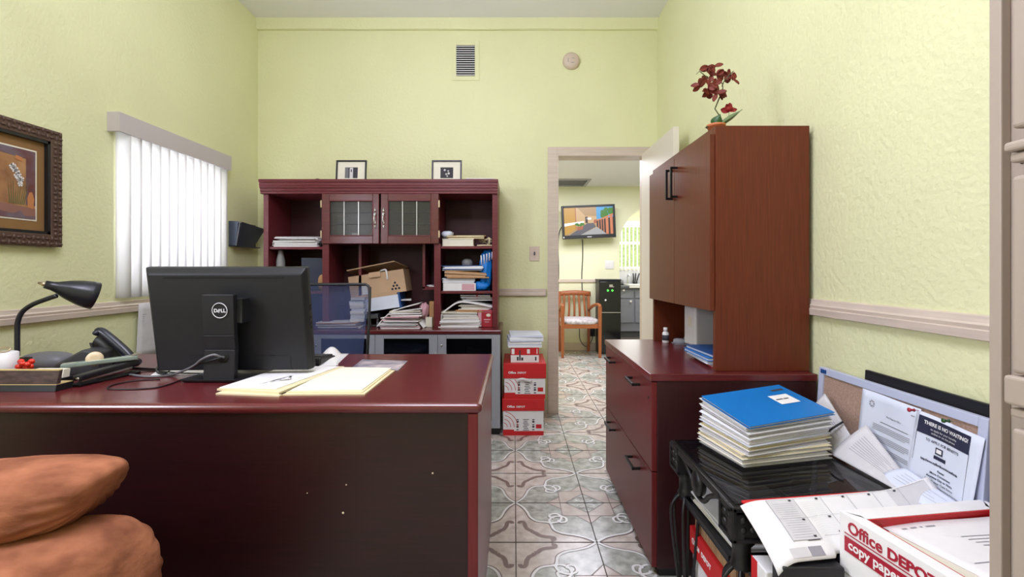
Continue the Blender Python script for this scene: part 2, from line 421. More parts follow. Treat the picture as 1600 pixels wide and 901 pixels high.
for j in range(-10, 14):
    fl.box(XL, 1.8, GY+j*T-0.002, GY+j*T+0.002, -0.001, 0.0014, 3)
struct(fl, 'floor', ['tile beige', 'tile green', 'tile pinkish', 'grout', 'tile white line', 'tile shadow line', 'tile curl'])

# uneven plaster beam strip under the ceiling
bs = MB(); N = 40
for k in range(N):
    x0 = XL+(XR-XL)*k/N; x1 = XL+(XR-XL)*(k+1)/N
    w = lambda x: 0.006*noise.noise(Vector((x*2.2, 0, 0)))
    bs.hexa([(x0, YB-0.022, 3.015+w(x0)), (x1, YB-0.022, 3.015+w(x1)), (x1, YB, 3.01), (x0, YB, 3.01), (x0, YB-0.03, ZC), (x1, YB-0.03, ZC), (x1, YB, ZC), (x0, YB, ZC)])
struct(bs, 'trim_1', 'green wall paint')
# chair rails: stepped profile
def rail_y(x, sgn, y0, y1, z0, z1):
    b = MB(); d = (z1-z0)
    pr = [(0, z0), (0.020, z0+0.004), (0.022, z0+d*0.42), (0.017, z0+d*0.46), (0.019, z0+d*0.62), (0.013, z0+d*0.70), (0.010, z1-0.003), (0, z1)]
    pts = [(x+sgn*a, z) for a, z in pr]
    vs = [(a, y0, z) for a, z in pts]+[(a, y1, z) for a, z in pts]; n = len(pts)
    fs = [(i, (i+1) % n, n+(i+1) % n, n+i) for i in range(n)]+[tuple(range(n)), tuple(range(2*n-1, n-1, -1))]
    if sgn > 0: fs = [tuple(reversed(f)) for f in fs]
    return b.add(vs, fs)
struct(rail_y(XL, 1, YN, YB, 0.904, 0.968), 'trim_2', 'pinkish trim')
struct(rail_y(XR, -1, YN, YB, 0.955, 1.018), 'trim_3', 'pinkish trim')
struct(MB().box(XL, DX0-0.085, YB-0.02, YB, 0.925, 0.982).box(XL, DX0-0.085, YB-0.026, YB, 0.925, 0.950), 'trim_4', 'pinkish trim', 0.004)
struct(MB().box(DX0-0.072, DX0, YB-0.018, YB, 0, DZ+0.06).box(DX0, DX1+0.07, YB-0.018, YB, DZ, DZ+0.06)
       .box(DX1, DX1+0.07, YB-0.018, YB, 0, DZ).box(DX0-0.004, DX0+0.012, YB-0.02, YB+0.14, 0, DZ).box(DX1-0.012, DX1+0.004, YB-0.02, YB+0.14, 0, DZ)
       .box(DX0, DX1, YB-0.02, YB+0.14, DZ-0.012, DZ+0.004), 'trim_5', 'pinkish trim', 0.003)
struct(MB().box(XL, DX0-0.075, YB-0.014, YB, 0, 0.10), 'baseboard_back', 'pinkish trim')
dl = struct(MB().box(1.0, 1.038, 2.995, 3.735, 0.01, DZ-0.005), 'door_1', 'cream door', 0.002)
kb = MB().lathe([(0.012, 0), (0.012, 0.03), (0.027, 0.04), (0.03, 0.055), (0.02, 0.068), (0.0005, 0.07)], 16, 0, FR((1.0, 3.06, 0.95), (0, 1, 0), (0, 0, 1)) @ Matrix.Rotation(PI, 4, 'X'))
kb.build('door_knob', 'brass', dl)
# window behind the blind, and an unseen one added by the camera for its side light
for n_, (y0, y1, z0, z1) in enumerate(((2.42, 3.26, 1.0, 1.86), (-0.4, 0.8, 1.1, 2.4))):
    b = MB(); x0, x1 = XL-0.12, XL-0.07
    for a in (y0, y1-0.04): b.box(x0, x1, a, a+0.04, z0, z1)
    for a in (z0, (z0+z1)/2-0.02, z1-0.04): b.box(x0, x1, y0, y1, a, a+0.04)
    wf = struct(b, 'window_%d' % (n_+1), 'white plastic')
    MB().box(XL-0.098, XL-0.094, y0+0.04, y1-0.04, z0+0.04, z1-0.04).build('window_glass', 'window pane', wf)

# hall beyond the doorway
b = MB(); b.box(-0.9, AX, HY, HY+0.12, 0, HZ)
cxa, cza, rx_, rz_ = 2.05, 1.50, 2.05-AX, 0.55
n = 20
for k in range(n):
    a0 = PI-PI*k/n; a1 = PI-PI*(k+1)/n
    xa, za = cxa+rx_*math.cos(a0), cza+rz_*math.sin(a0); xb, zb = cxa+rx_*math.cos(a1), cza+rz_*math.sin(a1)
    b.hexa([(xa, HY, za), (xb, HY, zb), (xb, HY+0.12, zb), (xa, HY+0.12, za), (xa, HY, HZ), (xb, HY, HZ), (xb, HY+0.12, HZ), (xa, HY+0.12, HZ)])
b.box(cxa+rx_, 3.4, HY, HY+0.12, 0, HZ)
struct(b, 'wall_hall', 'hall wall paint')
struct(MB().box(-0.9, -0.78, YB+0.12, HY+0.12, 0, HZ), 'wall_hall_left', 'hall wall paint')
struct(MB().box(3.3, 3.42, YB+0.12, 8.8, 0, HZ), 'wall_hall_right', 'hall wall paint')
struct(MB().box(1.36, AX-0.0, HY+0.12, 8.8, 0, HZ), 'wall_kitchen_left', 'hall wall paint')
struct(wall_hole(MB(), 'y', 8.6, 8.72, AX, 3.3, 0, HZ, [(1.72, 3.0, 1.15, 1.95)]), 'wall_kitchen', 'hall wall paint')
struct(MB().box(-0.9, 3.42, YB+0.12, 8.8, HZ, HZ+0.1), 'ceiling_hall', 'ceiling white')
struct(MB().box(XR+0.12, 3.42, YB, YB+0.12, 0, HZ), 'wall_hall_front', 'hall wall paint')
struct(MB().box(-0.78, AX, HY-0.018, HY, 0.955, 1.0), 'trim_6', 'pinkish trim', 0.004)
struct(MB().box(-0.78, AX, HY-0.014, HY, 0, 0.11), 'baseboard_hall', 'pinkish trim', 0.003)
kw = MB()
for a in (1.72, 2.34, 2.96): kw.box(a, a+0.04, 8.62, 8.67, 1.15, 1.95)
for a in (1.15, 1.60, 1.91): kw.box(1.72, 3.0, 8.62, 8.67, a, a+0.04)
kwo = struct(kw, 'window_3', 'white plastic')
MB().box(1.76, 2.96, 8.64, 8.643, 1.19, 1.91).build('window_glass', 'window pane', kwo)

# ---------------------------------------------------------------- executive desk
DKX0, DKX1, DKY0, DKY1, DZT = -1.95, -0.09, 1.337, 2.149, 0.75
desk = thing('executive_desk', 'large dark mahogany desk holding the computer, its bare front facing us', 'desk', (-1.02, 1.74, 0))
MB().box(DKX0, DKX1, DKY0, DKY1, DZT-0.03, DZT).build('desk_top', 'mahogany x', desk, 0.0145, seg=5)
MB().box(DKX1-0.04, DKX1-0.011, DKY0+0.006, DKY1-0.01, 0, DZT-0.03).build('side_panel', 'file mahogany z', desk, 0.003)
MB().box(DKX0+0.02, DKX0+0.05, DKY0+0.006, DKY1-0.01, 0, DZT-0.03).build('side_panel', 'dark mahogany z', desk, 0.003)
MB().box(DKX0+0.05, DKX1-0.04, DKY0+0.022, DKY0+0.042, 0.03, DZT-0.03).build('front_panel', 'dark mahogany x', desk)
ch = MB()
for px, py, r in ((676, 739, 0.0028), (536, 801, 0.0034), (541, 757, 0.0022), (480, 770, 0.0018)):
    p = at(px, py, DKY0+0.022); ch.lathe([(r, 0), (r*0.6, 0.0008)], 8, 0, FR(p, (1, 0, 0), (0, 0, 1)))
ch.build('paint_fleck', 'manila', desk)
for y0 in (1.62,):
    MB().box(DKX0+0.05, DKX0+0.45, y0, DKY1-0.02, 0.03, DZT-0.03).build('drawer_pedestal', 'dark mahogany z', desk)

# all in one computer, seen from behind, turned a little
mon = thing('desktop_computer', 'black all-in-one computer on the desk seen from its back with silver ring logo', 'computer', (-0.985, 1.62, DZT), math.radians(1.5))
fm = TR(-0.985, 1.66, 0.955, math.radians(1.5), math.radians(9))          # panel plane: x right, z up, leaning back towards us
W2, H2 = 0.272, 0.182
pb = MB(fm)
prof = [(-W2, -0.008), (-W2, 0.02), (-W2+0.012, 0.034)]
# rear shell: tapered block
pb.hexa([(-W2, 0.0, -H2), (W2, 0.0, -H2), (W2, 0.026, -H2), (-W2, 0.026, -H2), (-W2, 0.0, H2), (W2, 0.0, H2), (W2, 0.026, H2), (-W2, 0.026, H2)])
pb.hexa([(-W2+0.02, -0.022, -H2+0.004), (W2-0.008, -0.022, -H2+0.004), (W2-0.001, 0.0, -H2), (-W2+0.002, 0.0, -H2), (-W2+0.02, -0.02, H2-0.02), (W2-0.012, -0.02, H2-0.02), (W2-0.001, 0.0, H2), (-W2+0.001, 0.0, H2)])
housing = pb.build('rear_housing', 'monitor black', mon, 0.004)
MB(fm).box(-W2+0.006, W2-0.006, 0.0262, 0.0275, -H2+0.03, H2-0.008).build('screen', 'dark glass', mon)
MB(fm).box(-0.20, 0.20, -0.0225, -0.018, H2-0.034, H2-0.029).build('air_slot', 'vent dark', housing)
MB(fm).box(-0.14, 0.20, -0.0226, -0.02, -H2+0.058, -H2+0.0588).box(0.205, 0.2058, -0.0226, -0.02, -H2+0.008, -H2+0.056).build('panel_seam', 'vent dark', housing)
MB(fm).box(0.135, 0.155, -0.0228, -0.02, -H2+0.055, -H2+0.060).build('lock_slot', 'vent dark', housing)
for z in (0.03, 0.0, -0.022, -0.036):
    MB(fm).box(W2-0.003, W2+0.0008, 0.004, 0.014, z, z+(0.02 if z > 0.01 else 0.010)).build('port', 'vent dark', housing)
sn = MB(); yb = 1.56
nx0, nx1 = -1.025, -0.918
def neck(z): return 1.605-0.02*max(0, (z-0.80))/0.25
nb = MB()
prof = [(0.758, 1.590), (0.86, 1.588), (0.91, 1.578), (1.045, 1.562)]
for (za, ya), (zb, yb2) in zip(prof, prof[1:]):
    ofa, ofb = (za-0.758)*0.05, (zb-0.758)*0.05
    nb.hexa([(nx0-0.012+ofa, ya, za), (nx1-0.016+ofa, ya, za), (nx1-0.016+ofa, ya+0.022, za), (nx0-0.012+ofa, ya+0.022, za), (nx0-0.012+ofb, yb2, zb), (nx1-0.016+ofb, yb2, zb), (nx1-0.016+ofb, yb2+0.022, zb), (nx0-0.012+ofb, yb2+0.022, zb)])
nk = nb.build('stand_neck', 'monitor black', mon, 0.002)
MB().box(-0.96, -0.905, 1.587, 1.64, 0.95, 1.03).build('hinge_block', 'black plastic', mon)
MB().lathe([(0.019, 0), (0.019, 0.0012)], 24, 0, FR((-0.968, 1.5892, 0.835), (1, 0, 0), (0, 0, 1))).build('cable_hole', 'vent dark', nk)
MB().hexa([(-1.10, 1.59, DZT), (-0.875, 1.585, DZT), (-0.87, 1.80, DZT), (-1.09, 1.80, DZT), (-1.115, 1.582, DZT+0.012), (-0.875, 1.577, DZT+0.012), (-0.87, 1.80, DZT+0.012), (-1.10, 1.80, DZT+0.012)]).build('stand_base', 'black plastic', mon, 0.003)
lf = FR((-0.966, 1.5662, 0.993), (1, 0, 0), (0, -0.083, 1))
lg = MB(lf)
ring = [(0.0245*math.cos(2*PI*k/32), 0.0245*math.sin(2*PI*k/32), 0.0015) for k in range(32)]
lg.tube(ring, 0.0014, 6, 0, False, True)
lg.text('D', 0.0165, Matrix.Translation((-0.0195, -0.006, 0.001)), 0, 0.03, 0.0006); lg.text('LL', 0.0165, Matrix.Translation((0.0035, -0.006, 0.001)), 0, 0.03, 0.0006)
lg.text('E', 0.0155, Matrix.Translation((-0.0085, -0.0035, 0.001)) @ Matrix.Rotation(math.radians(-32), 4, 'Z'), 0, 0.03, 0.0006)
lg.build('logo', 'logo silver', nk)

kbd = thing('keyboard', 'black keyboard lying flat on the desk behind the computer', 'keyboard', (-1.03, 1.92, DZT))
MB().hexa([(-1.30, 1.86, DZT+0.004), (-0.755, 1.86, DZT+0.004), (-0.755, 2.02, DZT+0.004), (-1.30, 2.02, DZT+0.004), (-1.30, 1.865, DZT+0.034), (-0.755, 1.865, DZT+0.034), (-0.755, 2.02, DZT+0.016), (-1.30, 2.02, DZT+0.016)]).build('key_tray', 'black plastic', kbd, 0.006)
MB().box(-1.28, -1.2, 1.87, 1.885, DZT, DZT+0.006).box(-0.85, -0.77, 1.87, 1.885, DZT, DZT+0.006).build('foot', 'black plastic', kbd)
kk = MB()
for r in range(5):
    for c in range(18):
        x = -1.285+c*0.0293; y = 1.885+r*0.025; z = DZT+0.034-(y-1.865)*0.116
        kk.box(x, x+0.024, y, y+0.02, z-0.004, z+0.004)
kk.build('keys', 'dark grey plastic', kbd)

# cables spilling from the stand
def cable(label, pts, r, m, group='cables on the desk'):
    P = [on(px, py, DZT+r+h) for px, py, h in pts]
    return tag(MB().tube(P, r, 8).build('cable', m), label, 'cable', group)
C0 = at(350, 553, 1.585)
def hole_cable(label, front, pts, r, m):
    P = [Vector((-0.964, 1.63, 0.836)), Vector((-0.968, 1.583, 0.836))]+[at(*q) for q in front]+[on(px, py, DZT+r+h) for px, py, h in pts]
    return tag(MB().tube(P, r, 8).build('cable', m), label, 'cable')
hole_cable('pale grey cable drooping out of the stand hole to the left', [(334, 554, 1.562), (316, 561, 1.57), (300, 573, 1.62)], [(268, 585, 0.003), (232, 588, 0), (195, 584, 0)], 0.0042, 'grey plastic')
hole_cable('thick black cable leaving the stand hole straight along the desk', [(336, 561, 1.566), (315, 567, 1.59), (298, 572, 1.65)], [(262, 577, 0.006), (236, 576, 0), (205, 574, 0), (196, 572, 0)], 0.0038, 'black plastic')
cable('thin black cable bent in a sharp hairpin in front of the stapler', [(322, 574, 0.012), (316, 584, 0), (290, 591, 0), (255, 603, 0), (225, 607, 0), (180, 608, 0), (168, 606, 0), (180, 600, 0), (215, 594, 0), (250, 592, 0)], 0.0022, 'black plastic')
cable('small black cable coiled in a loop beside the stand', [(290, 572, 0.012), (262, 570, 0.01), (246, 573, 0.012), (246, 580, 0.004), (260, 582, 0.006), (266, 575, 0.01), (254, 571, 0.01), (244, 577, 0.01), (252, 584, 0.002), (280, 583, 0.0)], 0.0026, 'black plastic')
cable('thin black cable running level from phone to stand', [(205, 578, 0.004), (240, 579, 0), (275, 582, 0), (300, 583, 0), (324, 583, 0)], 0.0024, 'black plastic')
cable('short pale cable end sticking out right of the stand neck', [(372, 566, 0.012), (380, 567, 0.014), (388, 565, 0.03), (394, 561, 0.046)], 0.0035, 'grey plastic')

def sheet_on(name, label, cat, corners, z, m='paper', thick=0.0008, group=None, curl=0.0, extra=None, mats=None):
    """a flat sheet from its four corners (near-left, near-right, far-right, far-left) lying at height z"""
    A, B, C, D = [on(px, py, z) for px, py in corners]
    f = lambda u, v: (A*(1-u)+B*u)*(1-v)+(D*(1-u)+C*u)*v+Vector((0, 0, curl*(math.sin(u*PI*1.3)*v)))
    b = MB().grid(f, 10, 10, 0, True, thick)
    if extra: extra(b, f)
    return tag(b.build(name, mats or [m]), label, cat, group)
# open manila folder: spine, two leaves, page and fastener
fo = thing('file_folder', 'open manila folder lying across the front of the desk', 'folder', (-0.69, 1.6, DZT))
fl_ = lambda cs, z: [on(px, py, z) for px, py in cs]
def leaf(b, cs, z0, z1, mi=0, tip=0.0):
    P = fl_(cs, DZT); P = [Vector((p.x, p.y, 0)) for p in P]
    b.hexa([p+Vector((0, 0, z0)) for p in P]+[p+Vector((0, 0, z1+tip*(k in (2, 3)))) for k, p in enumerate(P)], mi)
b = MB(); leaf(b, [(337, 616), (436, 620), (540, 577), (443, 579)], DZT, DZT+0.004); leaf(b, [(339, 612), (436, 618), (538, 576), (443, 578)], DZT+0.004, DZT+0.010)
b.build('left_leaf', 'manila', fo)
b = MB(); leaf(b, [(436, 618), (570, 617), (618, 579), (520, 577)], DZT, DZT+0.004); leaf(b, [(447, 616), (566, 616), (612, 580), (530, 578)], DZT+0.004, DZT+0.007)
b.build('right_leaf', 'manila', fo)
b = MB(); leaf(b, [(343, 611), (432, 613), (530, 577), (446, 577)], DZT+0.0104, DZT+0.0125)
pg = b.build('loose_page', 'paper', fo)
b = MB(); leaf(b, [(452, 615), (566, 613), (612, 578), (526, 577)], DZT+0.0072, DZT+0.0095)
b.build('loose_page', 'paper cream', fo)
b = MB()
p0, p1 = on(418, 597, DZT+0.013), on(452, 593, DZT+0.013)
b.tube([p0, p1], 0.003, 6); b.tube([p1, on(454, 588, DZT+0.02)], 0.004, 6)
b.build('metal_fastener', 'silver', pg)
b = MB()
for k in range(4): 
    q0, q1 = on(405+k*7, 600-k*2, DZT+0.0128), on(440+k*6, 592-k*2, DZT+0.0128); b.ribbon([q0, q1], 0.0016, DZT+0.0129)
b.build('writing', 'ink', pg)
sheet_on('magazine', 'glossy magazine lying face up at the right of the desk behind the folder', 'magazine', [(546, 577), (622, 578), (637, 563), (566, 561)], DZT+0.004, 'magazine', 0.004)
sheet_on('paper_sheet', 'white sheet on the desk under the back of the manila folder', 'paper', [(380, 580), (470, 580), (515, 574), (395, 573)], DZT+0.002, 'paper', 0.001)
sheet_on('paper_sheet', 'curled white sheet on the desk right of the keyboard, before the blue chair', 'paper', [(498, 572), (528, 570), (542, 553), (505, 551)], DZT+0.002, 'paper', 0.001, curl=0.03)
sheet_on('paper_sheet', 'lower white sheet poking out at the right end of the keyboard', 'paper', [(494, 577), (520, 576), (545, 552), (520, 552)], DZT+0.0008, 'paper grey', 0.0006)
sheet_on('paper_sheet', 'white sheet in place of window glare on the desk left of the computer stand', 'paper', [(235, 586), (330, 584), (345, 568), (262, 568)], DZT+0.0008, 'paper', 0.0006)  # pale sheet stands in for the window's reflection in the desk top

# gooseneck desk lamp
lamp = thing('desk_lamp', 'black gooseneck desk lamp with bell shade at the left end of the desk', 'lamp', (-1.79, 1.83, DZT))
Yl = 1.83
b = MB(TR(-1.79, Yl, DZT))
b.blob((0, 0, 0.026), (0.088, 0.06, 0.036), 28, 0.8)
lb = b.build('organizer_base', 'grey plastic', lamp)
MB().hexa([(-1.855, Yl-0.062, DZT+0.022), (-1.785, Yl-0.065, DZT+0.018), (-1.785, Yl-0.03, DZT+0.018), (-1.855, Yl-0.03, DZT+0.022), (-1.845, Yl-0.054, DZT+0.050), (-1.798, Yl-0.056, DZT+0.052), (-1.798, Yl-0.03, DZT+0.052), (-1.845, Yl-0.03, DZT+0.05)]).build('clock_window', 'dark glass', lb, 0.002)
for dx, dy, dz, r in ((0.045, -0.03, 0.044, 0.008), (0.06, -0.012, 0.041, 0.008), (0.035, 0.0, 0.056, 0.008), (0.055, -0.038, 0.032, 0.009)):
    MB(TR(-1.79+dx, Yl+dy, DZT+dz)).blob((0, 0, 0), (r, r, 0.004), 12).build('pen_hole', 'vent dark', lb)
st = [at(27, 556, Yl), at(27, 520, Yl), at(28, 502, Yl), at(35, 487, Yl), at(50, 476, Yl), at(70, 468, Yl), at(88, 462, Yl)]
MB().tube(st, 0.0085, 12).build('gooseneck', 'lamp black', lamp)
ax0, ax1 = at(70, 444, Yl), at(149, 462, Yl+0.115)
d = (ax1-ax0).normalized(); L = (ax1-ax0).length
fr = FR(ax0, d.orthogonal(), d.cross(d.orthogonal()))
b = MB(fr).lathe([(0.0005, 0), (0.015, 0.0), (0.017, L*0.13), (0.021, L*0.22), (0.036, L*0.42), (0.048, L*0.65), (0.055, L*0.86), (0.056, L), (0.053, L), (0.046, L*0.65), (0.03, L*0.42), (0.0005, L*0.3)], 32)
sh = b.build('lamp_shade', 'lamp black', lamp)
MB(fr).lathe([(0.003, -0.012), (0.003, -0.02), (0.0085, -0.004), (0.0085, 0.002)], 14).build('switch_knob', 'brass', sh)
MB(fr).lathe([(0.012, L*0.35), (0.03, L*0.62), (0.025, L*0.8), (0.0005, L*0.86)], 18).build('bulb', 'frosted', lamp)

# desk phone
ph = thing('desk_phone', 'black office phone with its handset cradle tipped up, right of the lamp', 'phone', (-1.50, 1.80, DZT))
b = MB()
pl = [at(80, 590, 1.72), at(168, 590, 1.72), at(168, 548, 1.72), at(140, 544, 1.72), at(110, 560, 1.72), at(86, 574, 1.72)]
b.add([(p.x, 1.69, max(p.z, DZT)) for p in pl]+[(p.x-0.03, 1.79, max(p.z, DZT)) for p in pl], [(0, 1, 2, 3, 4, 5), (11, 10, 9, 8, 7, 6)]+[(i, i+6, (i+1) % 6+6, (i+1) % 6) for i in range(6)])
b.build('phone_base', 'dark grey plastic', ph, 0.008, seg=3)
b = MB(); b.tube([at(153, 519, 1.76), at(162, 520, 1.76), at(195, 548, 1.76), at(210, 566, 1.76)], 0.016, 12); b.blob(at(156, 519, 1.76), (0.013, 0.03, 0.012), 14); b.blob(at(211, 566, 1.76), (0.014, 0.03, 0.016), 14)
b.build('handset', 'lamp black', ph)
b = MB(); b.tube([at(157, 532, 1.80), at(170, 540, 1.80), at(192, 570, 1.80)], 0.034, 14); b.build('display_hood', 'black plastic', ph)
b = MB(); b.hexa([at(139, 535, 1.83), at(153, 535, 1.83), at(153, 535, 1.87), at(139, 535, 1.87), at(141, 542, 1.83), at(165, 562, 1.83), at(165, 562, 1.87), at(141, 542, 1.87)]); b.build('hook_bracket', 'dark grey plastic', ph, 0.003)

# stapler and tape dispenser
sp = thing('stapler', 'long black stapler with open jaws in front of the phone', 'stapler', (-1.40, 1.62, DZT))
def bar(b, p, q, w, h0, h1=None):
    h1 = h1 or h0; p = Vector(p); q = Vector(q); t = (q-p).normalized(); n = Vector((-t.y, t.x, 0)).normalized()*w/2; u = Vector((0, 0, 1))
    return b.hexa([p-n, p+n, q+n, q-n, p-n+u*h0, p+n+u*h0, q+n+u*h1, q-n+u*h1])
a0, a1 = on(121, 603, DZT), on(210, 584, DZT)
a0 = Vector((-1.41, 1.53, DZT)); a1 = Vector((-1.375, 1.74, DZT))
b = MB(); bar(b, a0, a1, 0.036, 0.010); b.build('staple_base', 'black metal', sp, 0.003)
b = MB(); bar(b, a0+Vector((0, 0.005, 0.018)), a1+Vector((0, 0, 0.032)), 0.032, 0.018, 0.022); b.build('staple_arm', 'black plastic', sp, 0.005)
b = MB(); bar(b, a0+Vector((0, 0.02, 0.012)), a1+Vector((0, -0.03, 0.024)), 0.016, 0.007); b.build('staple_magazine', 'silver', sp)
b = MB(); b.lathe([(0.005, 0), (0.005, 0.002)], 12, 0, FR(a0+Vector((0.008, 0.003, 0.026)), (1, 0, 0), (0, 0, 1))); b.build('rivet', 'silver', sp)
tp = thing('tape_dispenser', 'pale green clear tape dispenser with a tan roll, on top of the stapler', 'tape dispenser', (-1.42, 1.68, 0.795))
b = MB(); bar(b, (-1.52, 1.60, 0.795), (-1.355, 1.72, 0.805), 0.035, 0.016); b.build('dispenser_body', 'tape green', tp, 0.004)
fr = FR((-1.455, 1.655, 0.818), (0.165, 0.12, 0), (0, 0, 1))
MB(fr).lathe([(0.010, -0.009), (0.024, -0.009), (0.024, 0.009), (0.010, 0.009)], 24).build('tape_roll', 'tan tape', tp)
b = MB(); bar(b, (-1.37, 1.708, 0.818), (-1.352, 1.722, 0.826), 0.03, 0.004); b.build('cutter', 'silver', tp)

# nameplate, card holder, jar and flower at the left edge of the desk
npl = thing('nameplate', 'glossy black nameplate with gold lines on the front left of the desk', 'nameplate', (-1.56, 1.5, DZT))
b = MB(); b.hexa([(-1.70, 1.47, DZT), (-1.415, 1.47, DZT), (-1.415, 1.53, DZT), (-1.70, 1.53, DZT), (-1.70, 1.475, DZT+0.020), (-1.415, 1.475, DZT+0.020), (-1.415, 1.53, DZT+0.02), (-1.70, 1.53, DZT+0.02)]); b.build('plate_foot', 'black plastic', npl, 0.001)
b = MB(); b.hexa([(-1.70, 1.477, DZT+0.022), (-1.417, 1.477, DZT+0.022), (-1.417, 1.49, DZT+0.022), (-1.70, 1.49, DZT+0.022), (-1.70, 1.487, DZT+0.062), (-1.417, 1.487, DZT+0.062), (-1.417, 1.498, DZT+0.062), (-1.70, 1.498, DZT+0.062)]); b.build('plate_face', 'name plate', npl)
b = MB(); b.box(-1.70, -1.415, 1.474, 1.53, DZT+0.0202, DZT+0.0218); b.box(-1.70, -1.417, 1.486, 1.499, DZT+0.0622, DZT+0.065); b.build('gold_edge', 'gold line', npl)
cdh = thing('card_holder', 'small card holder with cream cards beside the nameplate', 'card holder', (-1.42, 1.56, DZT))
MB().box(-1.57, -1.462, 1.535, 1.585, DZT, DZT+0.026).build('holder_tray', 'black plastic', cdh, 0.001)
MB().hexa([(-1.567, 1.545, DZT+0.014), (-1.465, 1.545, DZT+0.014), (-1.465, 1.57, DZT+0.014), (-1.567, 1.57, DZT+0.014), (-1.567, 1.552, DZT+0.052), (-1.465, 1.552, DZT+0.052), (-1.465, 1.575, DZT+0.052), (-1.567, 1.575, DZT+0.052)]).build('cards', 'paper cream', cdh)
jar = thing('glass_jar', 'frosted white glass jar at the far left edge of the desk', 'jar', (-1.69, 1.58, DZT))
MB(TR(-1.69, 1.58, DZT)).lathe([(0.012, 0.0), (0.028, 0.012), (0.034, 0.04), (0.036, 0.048), (0.036, 0.102), (0.030, 0.105), (0.030, 0.09), (0.0005, 0.088)], 26).build('jar_body', 'frosted', jar)
MB(TR(-1.69, 1.58, DZT+0.112)).tube([(0.02*math.cos(2*PI*k/12), 0.006*math.sin(2*PI*k/12), 0.007*math.sin(2*PI*k/12)) for k in range(12)], 0.003, 6, 0, True, True).build('jar_ring', 'brass', jar)
b = MB()
R = random.Random(3)
for k in range(9):
    a = k*0.7; b.blob((-1.615+0.018*math.cos(a), 1.575+0.012*math.sin(a), DZT+0.058+0.016*math.sin(k*1.9)), (0.012, 0.007, 0.009), 8, 1, 0.2, 3, 0, None, k)
b.tube([(-1.615, 1.58, DZT), (-1.613, 1.577, DZT+0.05)], 0.002, 6)
tag(b.build('plastic_flower', 'red plastic'), 'little red plastic flower between the jar and the nameplate', 'flower')

# blue mesh office chair behind the desk
ofc = thing('office_chair', 'blue mesh office chair with black frame behind the desk', 'chair', (-0.96, 2.55, 0))
Yo = 2.42
cs = [at(432, 448, Yo), at(440, 444, Yo), at(572, 444, Yo), at(578, 449, Yo), at(577, 490, Yo-0.01), at(574, 552, Yo-0.04), at(562, 610, Yo-0.07), at(450, 610, Yo-0.07), at(436, 552, Yo-0.04), at(433, 490, Yo-0.01)]
MB().tube(cs, 0.0075, 8, 0, False, True).build('back_frame', 'black plastic', ofc)
def chb(u, v):
    xl, xr = -1.195+0.02*v, -0.732-0.03*v
    return (xl+(xr-xl)*u, Yo-0.07*v+0.035*math.sin(u*PI), 1.052-0.53*v)
MB().grid(chb, 12, 12).build('mesh_back', 'blue mesh', ofc)
MB(TR(-0.96, 2.60, 0.47)).blob((0, 0, 0), (0.25, 0.24, 0.045), 28, 0.6).build('seat', 'blue dark', ofc)
MB().tube([(-0.96, 2.62, 0.42), (-0.96, 2.38, 0.44), (-0.96, 2.36, 0.58)], 0.02, 8).build('back_support', 'black plastic', ofc)
MB(TR(-0.96, 2.60, 0)).lathe([(0.03, 0.07), (0.03, 0.3), (0.02, 0.3), (0.02, 0.43)], 14).build('gas_post', 'black metal', ofc)
for k in range(5):
    a = 2*PI*k/5+0.3; b = MB(TR(-0.96, 2.60, 0)); e = (0.29*math.cos(a), 0.29*math.sin(a))
    b.tube([(0, 0, 0.10), (e[0], e[1], 0.065)], 0.016, 8); lgo = b.build('base_leg', 'black plastic', ofc)
    MB(TR(-0.96+e[0], 2.60+e[1], 0.03, a)).lathe([(0.028, -0.02), (0.03, 0), (0.028, 0.02)], 14, 0, Matrix.Rotation(PI/2, 4, 'X')).build('caster', 'black plastic', lgo)

# ---------------------------------------------------------------- credenza and hutch at the back wall
YC, YH = 3.22, 3.38
SH = FPX/YH; hx = lambda px: (px-CX)/SH; hz = lambda py: CAMZ-(py-CY)/SH
crd = thing('credenza', 'long mahogany credenza with silver framed dark glass doors under the hutch', 'credenza', (-0.945, 3.48, 0))
MB().box(-1.80, -0.086, YC, 3.74, 0.692, 0.72).build('credenza_top', 'mahogany x', crd, 0.006)
b = MB(); b.box(-1.79, -1.77, YC+0.03, 3.735, 0.05, 0.692); b.box(-0.112, -0.092, YC+0.03, 3.735, 0.05, 0.692); b.box(-1.77, -0.112, 3.715, 3.735, 0.05, 0.692); b.box(-1.77, -0.112, YC+0.03, 3.72, 0.05, 0.07); b.box(-0.955, -0.935, YC+0.03, 3.72, 0.05, 0.692)
b.build('carcass', 'dark mahogany z', crd)
MB().box(-1.77, -0.10, YC+0.05, 3.70, 0, 0.05).build('plinth', 'black plastic', crd)
dw = (1.79-0.092)/4
